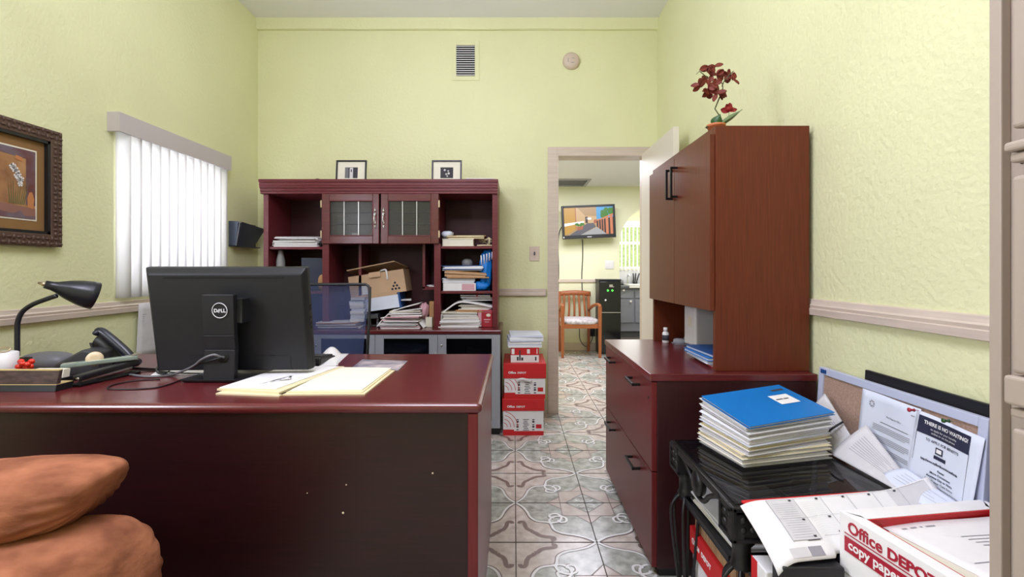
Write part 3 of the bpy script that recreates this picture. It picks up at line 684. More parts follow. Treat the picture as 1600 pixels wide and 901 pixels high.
for k in range(4):
    x0 = -1.79+k*dw+0.001; x1 = x0+dw-0.002; z0, z1 = 0.055, 0.688
    b = MB(); b.box(x0, x0+0.058, YC+0.008, YC+0.028, z0, z1); b.box(x1-0.058, x1, YC+0.008, YC+0.028, z0, z1)
    b.box(x0+0.058, x1-0.058, YC+0.008, YC+0.028, z0, z0+0.05); b.box(x0+0.058, x1-0.058, YC+0.008, YC+0.028, z1-0.026, z1)
    dr = b.build('door', 'silver frame', crd, 0.0015)
    MB().box(x0+0.058, x1-0.058, YC+0.014, YC+0.018, z0+0.05, z1-0.026).build('door_glass', 'smoked glass', dr)
    if k in (1, 3):
        MB().lathe([(0.008, 0), (0.008, 0.004), (0.004, 0.005)], 14, 0, FR((x0+0.026, YC+0.008, 0.615), (1, 0, 0), (0, 0, 1)) ).build('lock', 'chrome', dr)
    kx = x1-0.02 if k in (0, 2) else x0+0.03
    MB().lathe([(0.006, 0), (0.010, 0.014), (0.0005, 0.018)], 14, 0, FR((kx, YC+0.008, 0.555), (1, 0, 0), (0, 0, 1))).build('knob', 'chrome', dr)
tag(MB(TR(-0.28, 3.45, 0.07)).blob((0, 0, 0.24), (0.12, 0.1, 0.24), 24, 0.8, 0.25, 2.5).build('plastic_bag', 'clear plastic'), 'crumpled clear bag behind the dark glass of the right credenza door', 'bag')

hut = thing('hutch', 'tall mahogany hutch with two leaded glass doors at the back wall', 'hutch', (-0.945, 3.55, 0.72))
HX0, HX1 = hx(411.5), hx(777.6); HB = 0.72; HT = hz(281)
b = MB()
zc = [hz(281), hz(285.5), hz(291), hz(294.5), hz(299), hz(303)]
for k in range(5):
    o = (0.0, 0.006, 0.008, 0.014, 0.018)[k]
    b.box(hx(407.5)+o*0.25, hx(778.5)-o*0.25, YH-0.035+o, 3.735, zc[k+1], zc[k])
b.build('crown', 'bookcase edge', hut, 0.002)
xs_l0, xs_l1 = hx(411.5), hx(419.4); xs_r0, xs_r1 = hx(769.2), hx(777.6)
MB().box(xs_l0, xs_l1, YH, 3.735, HB, hz(303)).build('side_panel', 'bookcase edge', hut, 0.002)
MB().box(xs_r0, xs_r1, YH, 3.735, HB, hz(303)).build('side_panel', 'bookcase edge', hut, 0.002)
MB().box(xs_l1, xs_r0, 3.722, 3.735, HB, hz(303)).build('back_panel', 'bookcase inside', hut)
sl0, sl1, sr0, sr1 = hx(503.5), hx(514), hx(678.2), hx(688.6)
for a, c in ((sl0, sl1), (sr0, sr1)):
    b = MB(); b.box(a, c, YH, YH+0.02, HB, hz(380.5)); b.box(a+0.012, c-0.012, YH+0.02, 3.722, HB, hz(303))
    b.build('divider', 'bookcase edge', hut, 0.002)
MB().box(sl0+0.01, sr1-0.01, YH+0.02, 3.722, hz(380.5), hz(377)).build('cabinet_floor', 'bookcase edge', hut)
for x0, x1, py in ((xs_l1, sl0, 385.2), (xs_l1, sl0, 455), (sr1, xs_r0, 384.2), (sr1, xs_r0, 454.6)):
    MB().box(x0, x1, YH+0.012, 3.722, hz(py)-0.018, hz(py)).build('shelf', 'bookcase edge', hut, 0.0015)
MB().box(hx(554)-0.01, hx(554)+0.01, YH+0.12, 3.722, HB, hz(380.5)).build('pigeonhole_panel', 'bookcase edge', hut)
b = MB(); b.box(hx(657), hx(661), YH+0.08, 3.722, hz(451.5), hz(380.5)); b.box(hx(657), sr0, YH+0.08, 3.722, hz(453), hz(448.5)); b.build('pigeonhole_panel', 'bookcase edge', hut)
DZ0, DZ1 = hz(380.8), hz(303.2)
for k, (p0, p1, g0, g1, h0, h1) in enumerate(((504.5, 593.5, 516.5, 583.8, 314.3, 368.5), (596.3, 686.2, 607.5, 674, 313.8, 368.5))):
    x0, x1, gx0, gx1, gz1, gz0 = hx(p0), hx(p1), hx(g0), hx(g1), hz(h0), hz(h1); y0 = YH-0.022
    b = MB(); b.box(x0, gx0, y0, YH-0.002, DZ0, DZ1); b.box(gx1, x1, y0, YH-0.002, DZ0, DZ1); b.box(gx0, gx1, y0, YH-0.002, DZ0, gz0); b.box(gx0, gx1, y0, YH-0.002, gz1, DZ1)
    dr = b.build('door', 'mahogany x', hut, 0.003)
    MB().box(gx0, gx1, YH-0.014, YH-0.011, gz0, gz1).build('door_glass', 'clear pane', dr)
    lead = MB()
    for q in (1, 2):
        xx = gx0+(gx1-gx0)*q/3; zz = gz0+(gz1-gz0)*q/3
        lead.box(xx-0.0028, xx+0.0028, YH-0.017, YH-0.009, gz0, gz1); lead.box(gx0, gx1, YH-0.0165, YH-0.0095, zz-0.0016, zz+0.0016, 1)
    lead.build('lead_bars', ['silver', 'dark grey plastic'], dr)
    b = MB(); o = 0.004
    for a in (gx0, gx1): b.box(a-o, a+o, y0-0.003, y0+0.004, gz0-o, gz1+o)
    for a in (gz0, gz1): b.box(gx0-o, gx1+o, y0-0.003, y0+0.004, a-o, a+o)
    b.build('glass_bead', 'bookcase edge', dr, 0.002)
    hxx = hx(587.5) if k == 0 else hx(600.8); zm = (hz(326)+hz(357))/2; b = MB()
    for sg in (-1, 1):
        for j in range(5):
            z = zm+sg*(0.022+j*0.011); r = (0.006, 0.008, 0.005, 0.008, 0.004)[j]
            b.blob((hxx, y0-0.004, z), (r, 0.004, 0.007), 10)
    b.tube([(hxx, y0, zm+0.05), (hxx, y0-0.022, zm+0.03), (hxx, y0-0.022, zm-0.03), (hxx, y0, zm-0.05)], 0.0035, 8)
    b.build('handle', 'chrome', dr)
    for z in (hz(319), hz(366)):
        hh = x0-0.004 if k == 0 else x1+0.002
        MB().box(hh-0.004, hh+0.006, YH-0.026, YH-0.016, z-0.025, z+0.025).build('hinge', 'brass', dr, 0.001)
# things behind the leaded glass
cupb = MB(TR(hx(548), YH+0.10, hz(377))).lathe([(0.022, 0), (0.027, 0.06), (0.028, 0.065), (0.025, 0.065), (0.022, 0.01), (0.0005, 0.008)], 20)
tag(cupb.build('glass_cup', 'frosted'), 'small frosted cup behind the left leaded glass door', 'cup')
tag(MB().box(hx(520), hx(535), YH+0.08, YH+0.16, hz(377), hz(334)).build('binder', 'black plastic'), 'black binder standing behind the left leaded glass door', 'binder')
tag(MB(TR(hx(648), YH+0.06, hz(377))).prism([(-0.045, 0), (0.03, 0), (0.0, 0.028)], 0, 0.05, 0, Matrix.Rotation(PI/2, 4, 'X')).build('plastic_bag', 'teal plastic'), 'folded teal bag behind the right leaded glass door', 'bag')
sheaf('paper_stack', 'thin strip of white paper lying behind the right leaded glass door', 'papers', hx(612), YH+0.08, hz(377), 0.05, 0.1, 0.010, 0.2, 2)

# frames, cord and papers on top of the hutch
def photo_frame(px0, px1, label, pic):
    x0, x1 = hx(px0)*1.02, hx(px1)*1.02; Y = 3.45; z1 = CAMZ-(250-CY)/FPX*Y; z0 = HT
    t = thing('photo_frame', label, 'photo frame', ((x0+x1)/2, Y, z0), 0, 'photo frames on the hutch'); w = 0.011
    Q = FR(((x0+x1)/2, Y, z0), (1, 0, 0), (0, 0.10, 1)); W = (x1-x0)/2; H = z1-z0
    b = MB(Q)
    b.box(-W, -W+w, 0, H, 0, 0.014); b.box(W-w, W, 0, H, 0, 0.014); b.box(-W+w, W-w, 0, w, 0, 0.014); b.box(-W+w, W-w, H-w, H, 0, 0.014)
    b.build('frame', 'black plastic', t, 0.001)
    MB(Q).box(-W+w, W-w, w, H-w, -0.002, 0.006).build('picture_mat', 'paper cream', t)
    b = MB(Q); b.box(-0.046, 0.046, 0.025, 0.105, 0.006, 0.0066, 0); pic(b); b.build('picture', ['ink', 'paper grey', 'grey plastic'], t)
    MB(Q).hexa([(-0.02, 0.0, -0.07), (0.02, 0.0, -0.07), (0.02, 0.01, -0.07), (-0.02, 0.01, -0.07), (-0.02, H*0.7, -0.004), (0.02, H*0.7, -0.004), (0.02, H*0.7, 0.0), (-0.02, H*0.7, 0.0)]).build('easel_back', 'black plastic', t)
photo_frame(525, 572.5, 'small black framed picture of a tall tower on the left of the hutch top', lambda b: (b.box(-0.046, -0.02, 0.025, 0.105, 0.0067, 0.007, 2), b.box(-0.012, 0.012, 0.025, 0.102, 0.0067, 0.007, 1), b.box(-0.004, 0.004, 0.07, 0.09, 0.0071, 0.0074, 0)))
photo_frame(674.5, 721.5, 'small black framed picture of white blossoms on the right of the hutch top', lambda b: [b.blob((x, y, 0.0068), (r, r, 0.0008), 10, 1, 0.2, 3, 1) for x, y, r in ((-0.015, 0.085, 0.008), (0.01, 0.078, 0.006), (0.014, 0.06, 0.009), (-0.004, 0.055, 0.007), (0.004, 0.04, 0.006))])
b = MB(); b.tube([(hx(493)*1.02, 3.42, HT+0.003), (hx(496)*1.02, 3.44, HT+0.018), (hx(501)*1.02, 3.46, HT+0.014), (hx(505)*1.02, 3.44, HT+0.003), (hx(497)*1.02, 3.40, HT+0.003)], 0.004, 8)
tag(b.build('cord', 'black plastic'), 'short loop of black cord on top of the hutch', 'cord')
sheaf('paper_stack', 'flat white papers on the right end of the hutch top', 'papers', hx(748)*1.02, 3.52, HT, 0.21, 0.28, 0.012, 0, 3)

# ---- contents of the left bay
zs = hz(385.2)
sheaf('paper_stack', 'lower pile of white papers on the top left hutch shelf', 'papers', hx(458), YH+0.14, zs, 0.32, 0.24, 0.034, 0.02, 6, ('paper', 'paper grey'), 0.008)
sheaf('paper_stack', 'upper pile of white papers with lifted corners on the top left hutch shelf', 'papers', hx(462), YH+0.14, zs+0.036, 0.31, 0.22, 0.022, -0.06, 5, ('paper', 'paper grey'), 0.016, fold=0.036)
tag(MB(TR(hx(496), YH+0.06, zs)).blob((0, 0, 0.025), (0.012, 0.014, 0.025), 12, 0.7).build('binder_clip', 'black plastic'), 'black binder clip at the right end of the top left hutch shelf', 'clip')
tag(MB(TR(hx(430), YH+0.08, hz(455))).lathe([(0.02, 0), (0.03, 0.03), (0.03, 0.22), (0.018, 0.27), (0.018, 0.29), (0.0005, 0.30)], 18).build('bottle', 'grey dome'), 'dull grey bottle under the top left hutch shelf, above the computer', 'bottle')
sheaf('binder', 'dark binder standing in the left hutch bay beside the computer top', 'binder', hx(478), YH+0.2, hz(455), 0.16, 0.2, 0.24, 0, 1, ('wall pocket',), 0)
tag(MB(TR(hx(497), YH+0.08, hz(455))).blob((0, 0, 0.06), (0.03, 0.03, 0.06), 16, 0.8).build('paper_bag', 'kraft'), 'bulging brown paper bag in the left hutch bay just above the chair', 'bag')

# ---- centre bay
Yb = 3.50; sb = FPX/Yb; bx_ = lambda px: (px-CX)/sb; bz_ = lambda py: CAMZ-(py-CY)/sb
ctn = thing('cardboard_box', 'tan cardboard box with six black dots and a lid standing half open', 'box', (bx_(592), Yb+0.1, bz_(464)))
tilt = math.radians(8.5)
Q = Matrix.Translation((bx_(592), Yb, bz_(461))) @ Matrix.Rotation(-tilt, 4, 'Y')
wq = 0.205
b = MB(Q)
wo = 0.004; hh = 0.165
b.box(-wq, wq, 0, wo, -0.0, hh); b.box(-wq, wq, 0.2-wo, 0.2, 0, hh); b.box(-wq, -wq+wo, wo, 0.2-wo, 0, hh); b.box(wq-wo, wq, wo, 0.2-wo, 0, hh); b.box(-wq+wo, wq-wo, wo, 0.2-wo, 0, wo)
body = b.build('box_body', 'cardboard', ctn)
b = MB(Q)
for ix, iz in ((0.13, 0.03), (0.155, 0.03), (0.105, 0.03), (0.117, 0.052), (0.142, 0.052), (0.13, 0.074)):
    b.lathe([(0.0085, 0), (0.0085, 0.0006)], 14, 0, FR((ix, 0, iz), (1, 0, 0), (0, 0, 1)))
b.build('printed_dots', 'ink', body)
b = MB(Q); b.hexa([(-0.05, -0.014, hh-0.03), (0.035, -0.014, hh-0.03), (0.035, -0.011, hh-0.03), (-0.05, -0.011, hh-0.03), (-0.05, -0.002, hh+0.008), (0.035, -0.002, hh+0.008), (0.035, 0.002, hh+0.008), (-0.05, 0.002, hh+0.008)]); b.build('box_flap', 'cardboard', ctn)
b = MB(Q); b.hexa([(-wq-0.0, -0.004, hh+0.045), (wq-0.055, -0.004, hh+0.062), (wq-0.0, 0.19, hh+0.01), (-wq, 0.19, hh+0.004), (-wq-0.0, -0.006, hh+0.052), (wq-0.055, -0.006, hh+0.069), (wq, 0.19, hh+0.016), (-wq, 0.19, hh+0.01)]); b.build('box_lid', 'cardboard', ctn)
b = MB(Q); b.tube([(0.08, -0.003, hh-0.06), (0.083, -0.006, hh-0.02), (0.075, 0.0, hh+0.012), (0.03, 0.03, hh+0.01)], 0.007, 6); b.build('tissue_paper', 'paper', ctn)
tag(MB(Q).box(-0.115, -0.075, -0.006, -0.003, 0.02, 0.09).build('paper_note', 'paper'), 'white note stuck at the left front of the tan cardboard box', 'note')
sheaf('envelope', 'grey envelope sticking out under the tan cardboard box', 'envelope', bx_(625), Yb+0.06, bz_(464)-0.026, 0.14, 0.1, 0.006, 0.2, 1, ('paper grey',), 0, tilt=(0.004, 0))
bwb = thing('carton', 'blue and white printed carton below the tan cardboard box', 'box', (bx_(600), Yb+0.1, 0.80))
Q2 = Matrix.Translation((bx_(596), Yb, 0.835)) @ Matrix.Rotation(-tilt, 4, 'Y')
MB(Q2).box(-0.16, 0.135, 0, 0.17, 0, 0.095).build('carton_body', 'paper blue white', bwb)
MB(Q2).box(0.1352, 0.15, -0.001, 0.17, -0.004, 0.11).build('carton_end', 'blue dark', bwb)
MB(Q2).box(-0.16, 0.13, -0.001, 0.17, 0.0955, 0.125).build('carton_lid', 'cardboard', bwb)
hp_ = thing('hole_punch', 'black hole punch on the credenza beside the blue chair', 'hole punch', (bx_(588), 3.45, 0.72))
MB().box(bx_(578), bx_(597), 3.42, 3.52, 0.72, 0.732).build('punch_base', 'black plastic', hp_, 0.003)
MB().hexa([(bx_(577), 3.41, 0.775), (bx_(597), 3.41, 0.78), (bx_(597), 3.5, 0.79), (bx_(577), 3.5, 0.785), (bx_(577), 3.42, 0.805), (bx_(594), 3.42, 0.81), (bx_(594), 3.5, 0.81), (bx_(577), 3.5, 0.805)]).build('punch_lever', 'black plastic', hp_, 0.004)
MB().box(bx_(581), bx_(583), 3.44, 3.46, 0.732, 0.78).box(bx_(592), bx_(594), 3.44, 3.46, 0.732, 0.78).build('punch_post', 'grey plastic', hp_)
sheaf('magazine_stack', 'lowest pile of magazines in the middle of the credenza top', 'magazines', bx_(632), 3.42, 0.72, 0.28, 0.21, 0.03, 0.04, 5, ('paper', 'paper grey', 'pink'), 0.012)
sheaf('magazine_stack', 'middle pile of rumpled pinkish magazines on the credenza top', 'magazines', bx_(634), 3.43, 0.752, 0.25, 0.2, 0.04, -0.05, 6, ('paper grey', 'magazine', 'paper', 'pink'), 0.014, fold=0.02)
sheaf('magazine_stack', 'topmost loose papers of the pile on the credenza top', 'magazines', bx_(640), 3.44, 0.80, 0.22, 0.18, 0.03, 0.1, 4, ('paper', 'paper cream', 'paper grey'), 0.018, fold=0.03)
def bend(u, v):
    p = crom([at(590, 509, 3.38), at(600, 497, 3.39), at(617, 484, 3.40), at(655, 473, 3.42)], 10); q = p[min(len(p)-1, int(round(u*(len(p)-1))))]
    return (q.x, q.y+0.22*v-0.03, q.z)
tag(MB().grid(bend, 30, 2, 0, True, 0.007).build('binder_cover', 'paper'), 'white binder cover arching over the magazines on the credenza', 'binder')
def bend2(u, v):
    p = crom([at(628, 501, 3.36), at(640, 499, 3.35), at(652, 501, 3.345), at(662, 512, 3.34)], 10); q = p[min(len(p)-1, int(round(u*(len(p)-1))))]
    return (q.x+0.02*v, q.y+0.12*v, q.z+0.01*v)
tag(MB().grid(bend2, 30, 2, 0, True, 0.004).build('leaflet', 'paper'), 'white leaflet drooping off the front of the magazine pile', 'leaflet')
tag(MB(TR(bx_(664), 3.46, 0.72)).blob((0, 0, 0.11), (0.035, 0.035, 0.055), 20, 0.9, 0.5, 4).build('tissue_bundle', 'pink'), 'crumpled pink tissue beside the magazines on the credenza', 'tissue')
tag(MB().box(bx_(673), bx_(680), 3.44, 3.5, 0.72, 0.90).build('small_carton', 'kraft', None, 0.002), 'narrow upright tan carton at the right end of the middle hutch bay', 'box')
tag(MB().box(bx_(669), bx_(679), 3.395, 3.43, 0.72, 0.79).build('card_stack', 'paper cream', None, 0.002), 'small cream box in front of the narrow tan carton', 'box')
sheaf('paper_stack', 'few white papers in the small pigeonhole of the hutch', 'papers', hx(672)*1.03, YH+0.16, hz(448.5), 0.04, 0.12, 0.012, 0, 2)

sheaf('paper_stack', 'low pile of papers seen through the blue mesh chair back on the credenza', 'papers', bx_(540), 3.42, 0.72, 0.28, 0.2, 0.035, 0.05, 6, ('paper', 'paper grey', 'kraft', 'paper'), 0.012, fold=0.01)
sheaf('paper_stack', 'upright bundle of white papers seen through the right of the mesh chair back', 'papers', bx_(562), 3.50, 0.757, 0.1, 0.16, 0.16, 0.1, 7, ('paper', 'paper blue white', 'paper grey'), 0.006, fold=0.012)

# ---- right bay
zt = hz(384.2)
bk = thing('book', 'thick cream book lying on the upper right hutch shelf', 'book', (hx(714), YH+0.12, zt))
MB().box(hx(690.5), hx(739), YH+0.03, YH+0.2, zt+0.003, zt+0.050).build('pages', 'paper cream', bk)
MB().box(hx(690), hx(740), YH+0.026, YH+0.2, zt+0.0, zt+0.003).box(hx(690), hx(740), YH+0.026, YH+0.2, zt+0.050, zt+0.054).build('cover', 'paper cream', bk)
sheaf('envelope', 'manila envelope on top of the thick cream book', 'envelope', hx(727), YH+0.12, zt+0.055, 0.27, 0.16, 0.022, -0.03, 3, ('manila', 'kraft'), 0.01, fold=0.01)
tag(MB(TR(hx(696), YH+0.1, zt+0.078)).blob((0, 0, 0.012), (0.045, 0.05, 0.024), 16, 0.8, 0.3, 4).build('foil_packet', 'paper blue white'), 'blue and white packet crumpled on the manila envelope', 'packet')
b = MB(TR(hx(758), YH+0.08, zt)); R = random.Random(5)
pts = [(R.uniform(-0.05, 0.045), R.uniform(-0.03, 0.05), 0.006+0.06*abs(math.sin(k*1.7))) for k in range(12)]
b.tube(pts, 0.004, 6); b.tube([(-0.06, -0.04, 0.006), (0, -0.05, 0.007), (0.045, -0.04, 0.006)], 0.005, 6)
tag(b.build('cord', 'manila'), 'tangled yellowish cord at the right end of the upper right hutch shelf', 'cord')
zt = hz(454.6)
tb = thing('tray_box', 'flat white and pink box on the middle right hutch shelf', 'box', (hx(717), YH+0.12, zt))
MB().box(hx(691.5), hx(743), YH+0.025, YH+0.22, zt, zt+0.056).build('box_body', 'paper', tb, 0.002)
MB().box(hx(721), hx(741), YH+0.0245, YH+0.0249, zt+0.006, zt+0.05).build('box_print', 'pink', tb)
sheaf('binder', 'white binder lying on the flat white and pink box', 'binder', hx(715), YH+0.13, zt+0.058, 0.235, 0.2, 0.03, 0.03, 3, ('paper', 'paper blue white', 'paper'), 0.006, tilt=(0, 0.006))
sheaf('padded_envelope', 'brown padded envelopes between the binders on the middle right hutch shelf', 'envelope', hx(728), YH+0.12, zt+0.092, 0.30, 0.2, 0.05, 0.05, 3, ('kraft', 'cardboard'), 0.012, tilt=(-0.02, 0.01), fold=0.012)
sheaf('binder', 'blue edged white binder topmost on the middle right hutch shelf', 'binder', hx(722), YH+0.13, zt+0.145, 0.29, 0.2, 0.036, 0.03, 4, ('paper', 'blue dark', 'paper blue white', 'paper'), 0.008)
tag(MB(TR(hx(727), YH+0.16, zt+0.182)).blob((0, 0, 0.02), (0.042, 0.035, 0.034), 20, 0.9).build('webcam', 'grey dome'), 'small grey dome shaped gadget on top of the right bay binders', 'gadget')
bb = MB(TR(hx(758), YH+0.10, zt)); bb.blob((0.0, 0, 0.13), (0.045, 0.05, 0.15), 28, 0.9, 0.4, 3, 0, None, 2); bb.blob((-0.03, -0.03, 0.035), (0.06, 0.04, 0.035), 20, 0.9, 0.4, 4, 0, None, 4); bb.blob((0.025, -0.01, 0.25), (0.03, 0.03, 0.045), 16, 0.9, 0.4, 4, 0, None, 6)
bag = thing('cloth_bag', 'bright blue bag bunched at the right side of the hutch', 'bag', (hx(758), YH+0.10, zt))
bb.build('bag_body', 'blue cloth', bag)
b = MB(); 
for k in range(5): b.tube([(hx(752+k*4), YH+0.06, zt+0.18+0.012*k), (hx(751+k*4.4), YH+0.045, zt+0.255+0.006*k)], 0.005, 6)
b.build('bag_strap', 'paper', bag)
zb = HB
sheaf('paper_stack', 'lowest white paper stack in the bottom right hutch bay', 'papers', hx(719), YH+0.10, zb, 0.29, 0.22, 0.055, 0, 7, ('paper', 'paper', 'paper grey'), 0.008)
sheaf('paper_stack', 'grey and cream papers above the lowest stack in the bottom right bay', 'papers', hx(717), YH+0.12, zb+0.056, 0.26, 0.22, 0.05, 0.05, 6, ('paper grey', 'paper cream', 'paper grey'), 0.01)
sheaf('envelope', 'orange envelope in the bottom right hutch bay above the papers', 'envelope', hx(735), YH+0.10, zb+0.107, 0.2, 0.18, 0.012, -0.1, 2, ('kraft',), 0.006)
sheaf('paper_stack', 'thick cream bundle under the white binder in the bottom right bay', 'papers', hx(742), YH+0.14, zb+0.120, 0.22, 0.18, 0.036, -0.05, 4, ('paper cream', 'paper grey'), 0.01)
def bend3(u, v):
    p = crom([at(687, 511, YH-0.0), at(689, 492, YH+0.01), at(700, 481, YH+0.02), at(722, 471, YH+0.03), at(770, 479, YH+0.03)], 8); q = p[min(len(p)-1, int(round(u*(len(p)-1))))]
    return (q.x, q.y+0.2*v, q.z+0.01*v)
tag(MB().grid(bend3, 32, 2, 0, True, 0.009).build('binder', 'paper'), 'white binder bent over the papers in the bottom right bay', 'binder')
sheaf('paper_stack', 'loose papers on top of the bent binder in the bottom right bay', 'papers', hx(744), YH+0.16, zb+0.185, 0.22, 0.16, 0.024, 0.08, 3, ('paper', 'paper grey'), 0.014, fold=0.02)
tag(MB(TR(hx(744), YH+0.08, zb+0.205)).blob((0, 0, 0.014), (0.019, 0.019, 0.016), 16).build('red_ball', 'tin red'), 'small red ball on the papers in the bottom right bay', 'ball')
tin = thing('tin_box', 'dark red tin with cream badge at the lower right of the hutch', 'tin', (hx(758), YH+0.06, zb))
MB().box(hx(746), hx(769), YH+0.015, YH+0.11, zb, zb+0.112).build('tin_body', 'tin red', tin, 0.005)
MB().box(hx(745.5), hx(769.3), YH+0.0135, YH+0.112, zb+0.112, zb+0.122).build('tin_lid', 'tin red', tin, 0.003)
MB(TR(hx(763), YH+0.0145, zb+0.085)).blob((0, 0, 0), (0.016, 0.001, 0.012), 16).build('tin_badge', 'paper cream', tin)
MB().box(hx(747), hx(752), YH+0.0142, YH+0.0149, zb+0.01, zb+0.105).box(hx(756), hx(766), YH+0.0142, YH+0.0149, zb+0.05, zb+0.058).box(hx(757), hx(764), YH+0.0142, YH+0.0149, zb+0.034, zb+0.04).build('tin_print', 'pink', tin)

# ---------------------------------------------------------------- on the left and back walls
bl = thing('vertical_blind', 'white vertical blind glowing in the left window under a grey valance', 'blind', (XL+0.04, 2.83, 0.98))
va = MB(); va.box(XL+0.052, XL+0.063, 2.364, 3.303, 1.815, 1.911); va.box(XL, XL+0.052, 2.364, 2.374, 1.815, 1.911); va.box(XL, XL+0.052, 3.293, 3.303, 1.815, 1.911); va.box(XL, XL+0.052, 2.374, 3.293, 1.903, 1.911)
va.build('valance', 'valance', bl, 0.001)
MB().box(XL+0.015, XL+0.04, 2.38, 3.29, 1.86, 1.89).build('head_rail', 'white plastic', bl)
nv = 13
for k in range(nv):
    yc = 2.425+k*(3.25-2.425)/(nv-1); a = math.radians(20+(k*37 % 9))
    if k == 0: a = math.radians(62)
    w = 0.044; dx, dy = w*math.sin(a), w*math.cos(a)
    b = MB(); f = lambda u, v: (XL+0.032+dx*(u*2-1)*0.6+0.005*math.sin(u*PI), yc-dy*(u*2-1)*-1, 0.985+0.873*v)
    b.grid(f, 4, 1, 0, True, 0.0008); b.build('vane', 'blind vane', bl)
pk = thing('wall_pocket', 'dark blue-grey wall file pocket beside the hutch', 'file pocket', (XL, 3.545, 1.297))
b = MB(); y0, y1 = 3.372, 3.72; z0, z1 = 1.295, 1.474
b.hexa([(XL, y0, z0), (XL+0.05, y0, z0), (XL+0.05, y1-0.02, z0), (XL, y1-0.02, z0), (XL, y0, z0+0.006), (XL+0.05, y0, z0+0.006), (XL+0.05, y1-0.02, z0+0.006), (XL, y1-0.02, z0+0.006)])
b.hexa([(XL, y0, z0), (XL+0.004, y0, z0), (XL+0.004, y1, z0), (XL, y1, z0), (XL, y0, z1), (XL+0.004, y0, z1), (XL+0.004, y1, z1), (XL, y1, z1)])
b.build('back_plate', 'wall pocket', pk)
b = MB(); b.hexa([(XL+0.046, y0+0.005, z0), (XL+0.05, y0+0.005, z0), (XL+0.05, y1-0.12, z0), (XL+0.046, y1-0.12, z0), (XL+0.076, y0+0.03, z1-0.004), (XL+0.080, y0+0.03, z1-0.004), (XL+0.080, y1, z1-0.03), (XL+0.076, y1, z1-0.03)]); b.build('front_plate', 'wall pocket', pk)
b = MB(); b.hexa([(XL+0.004, y0, z0), (XL+0.05, y0, z0), (XL+0.05, y0+0.004, z0), (XL+0.004, y0+0.004, z0), (XL+0.004, y0, z1), (XL+0.068, y0, z1-0.002), (XL+0.068, y0+0.004, z1-0.002), (XL+0.004, y0+0.004, z1)]); b.build('end_plate', 'wall pocket', pk)
b = MB(); b.tube([(XL+0.054, y0-0.001, z0+0.004), (XL+0.074, y0+0.012, z1-0.004)], 0.004, 6, 0, False); b.build('clear_edge', 'grey plastic', pk)

pf = thing('picture_frame', 'large woven brown picture frame with an orchid painting on the left wall', 'picture', (XL+0.01, 1.76, 1.226))
y0, y1, z0, z1 = 1.42, 2.10, 1.226, 1.728; ft = 0.052
b = MB(); X1 = XL+0.03
b.box(XL+0.002, X1, y1-ft, y1, z0, z1); b.box(XL+0.002, X1, y0, y0+ft, z0, z1); b.box(XL+0.002, X1, y0+ft, y1-ft, z0, z0+ft); b.box(XL+0.002, X1, y0+ft, y1-ft, z1-ft, z1)
fr_ = b.build('frame', 'carved brown', pf, 0.003)
b = MB(); R = random.Random(9)
def weave(ya, yb, za, zb, vert):
    ny = max(1, int((yb-ya)/0.019)); nz = max(1, int((zb-za)/0.019))
    for i in range(ny):
        for j in range(nz):
            yy = ya+(i+0.5)*(yb-ya)/ny; zz = za+(j+0.5)*(zb-za)/nz
            h = (i+j) % 2
            b.blob((X1, yy, zz), (0.006, 0.011 if h else 0.006, 0.006 if h else 0.011), 8)
weave(1.75, y1, z1-ft+0.008, z1, 0); weave(1.75, y1, z0, z0+ft-0.008, 0); weave(y1-ft+0.008, y1, z0+ft-0.008, z1-ft+0.008, 1)
b.build('woven_relief', 'carved brown', fr_)
MB().box(XL+0.002, XL+0.012, y0+ft, y1-ft, z0+ft, z1-ft).build('picture_mat', 'picture mat', pf)
o = 0.012
b = MB()
for a in (y0+ft, y1-ft-o): b.box(XL+0.012, X1-0.002, a, a+o, z0+ft, z1-ft)
for a in (z0+ft, z1-ft-o): b.box(XL+0.012, X1-0.002, y0+ft, y1-ft, a, a+o)
b.build('inner_lip', 'black plastic', pf)
ay0, ay1, az0, az1 = y0+ft+0.058, y1-ft-0.052, z0+ft+0.058, z1-ft-0.058
b = MB(); b.box(XL+0.0121, XL+0.014, ay0-0.006, ay1+0.006, az0-0.006, az1+0.006); b.build('mat_bevel', 'paper cream', pf)
dm('art brown', (118, 76, 50), 0.6, rgb2=(186, 140, 92), vscale=9); dm('art plum', (100, 52, 48), 0.6, rgb2=(110, 104, 116), vscale=12); dm('art pot', (184, 120, 74), 0.6); dm('art shelf', (138, 96, 84), 0.6); dm('art green', (96, 98, 58), 0.6)
b = MB(); xa = XL+0.0141; P = lambda y, z: (xa, ay0+(ay1-ay0)*y, az0+(az1-az0)*z)
def flat(pts, mi, k): b.poly([(xa+0.0004*k, ay0+(ay1-ay0)*(0.68+0.32*y if k > 1 else y), az0+(az1-az0)*z) for y, z in pts], mi)
flat([(0, 0), (1, 0), (1, 1), (0, 1)], 0, 1); flat([(0.74, 0.2), (1, 0.2), (1, 1), (0.74, 1)], 1, 2); flat([(0, 0.9), (1, 0.86), (1, 1), (0, 1)], 1, 2.5)
flat([(0, 0), (1, 0), (1, 0.16), (0, 0.2)], 3, 3); flat([(0, 0), (1, 0), (1, 0.05), (0.7, 0.04), (0.6, 0.11), (0.4, 0.06), (0, 0.09)], 1, 4)
flat([(0.78, 0.17), (0.93, 0.15), (0.96, 0.3), (0.9, 0.4), (0.82, 0.39), (0.77, 0.3)], 4, 5)
for q in range(9): flat([(0.30+q*0.045, 0.2), (0.33+q*0.045, 0.2), (0.26+q*0.075, 0.55+0.05*(q % 3))], 5, 4)
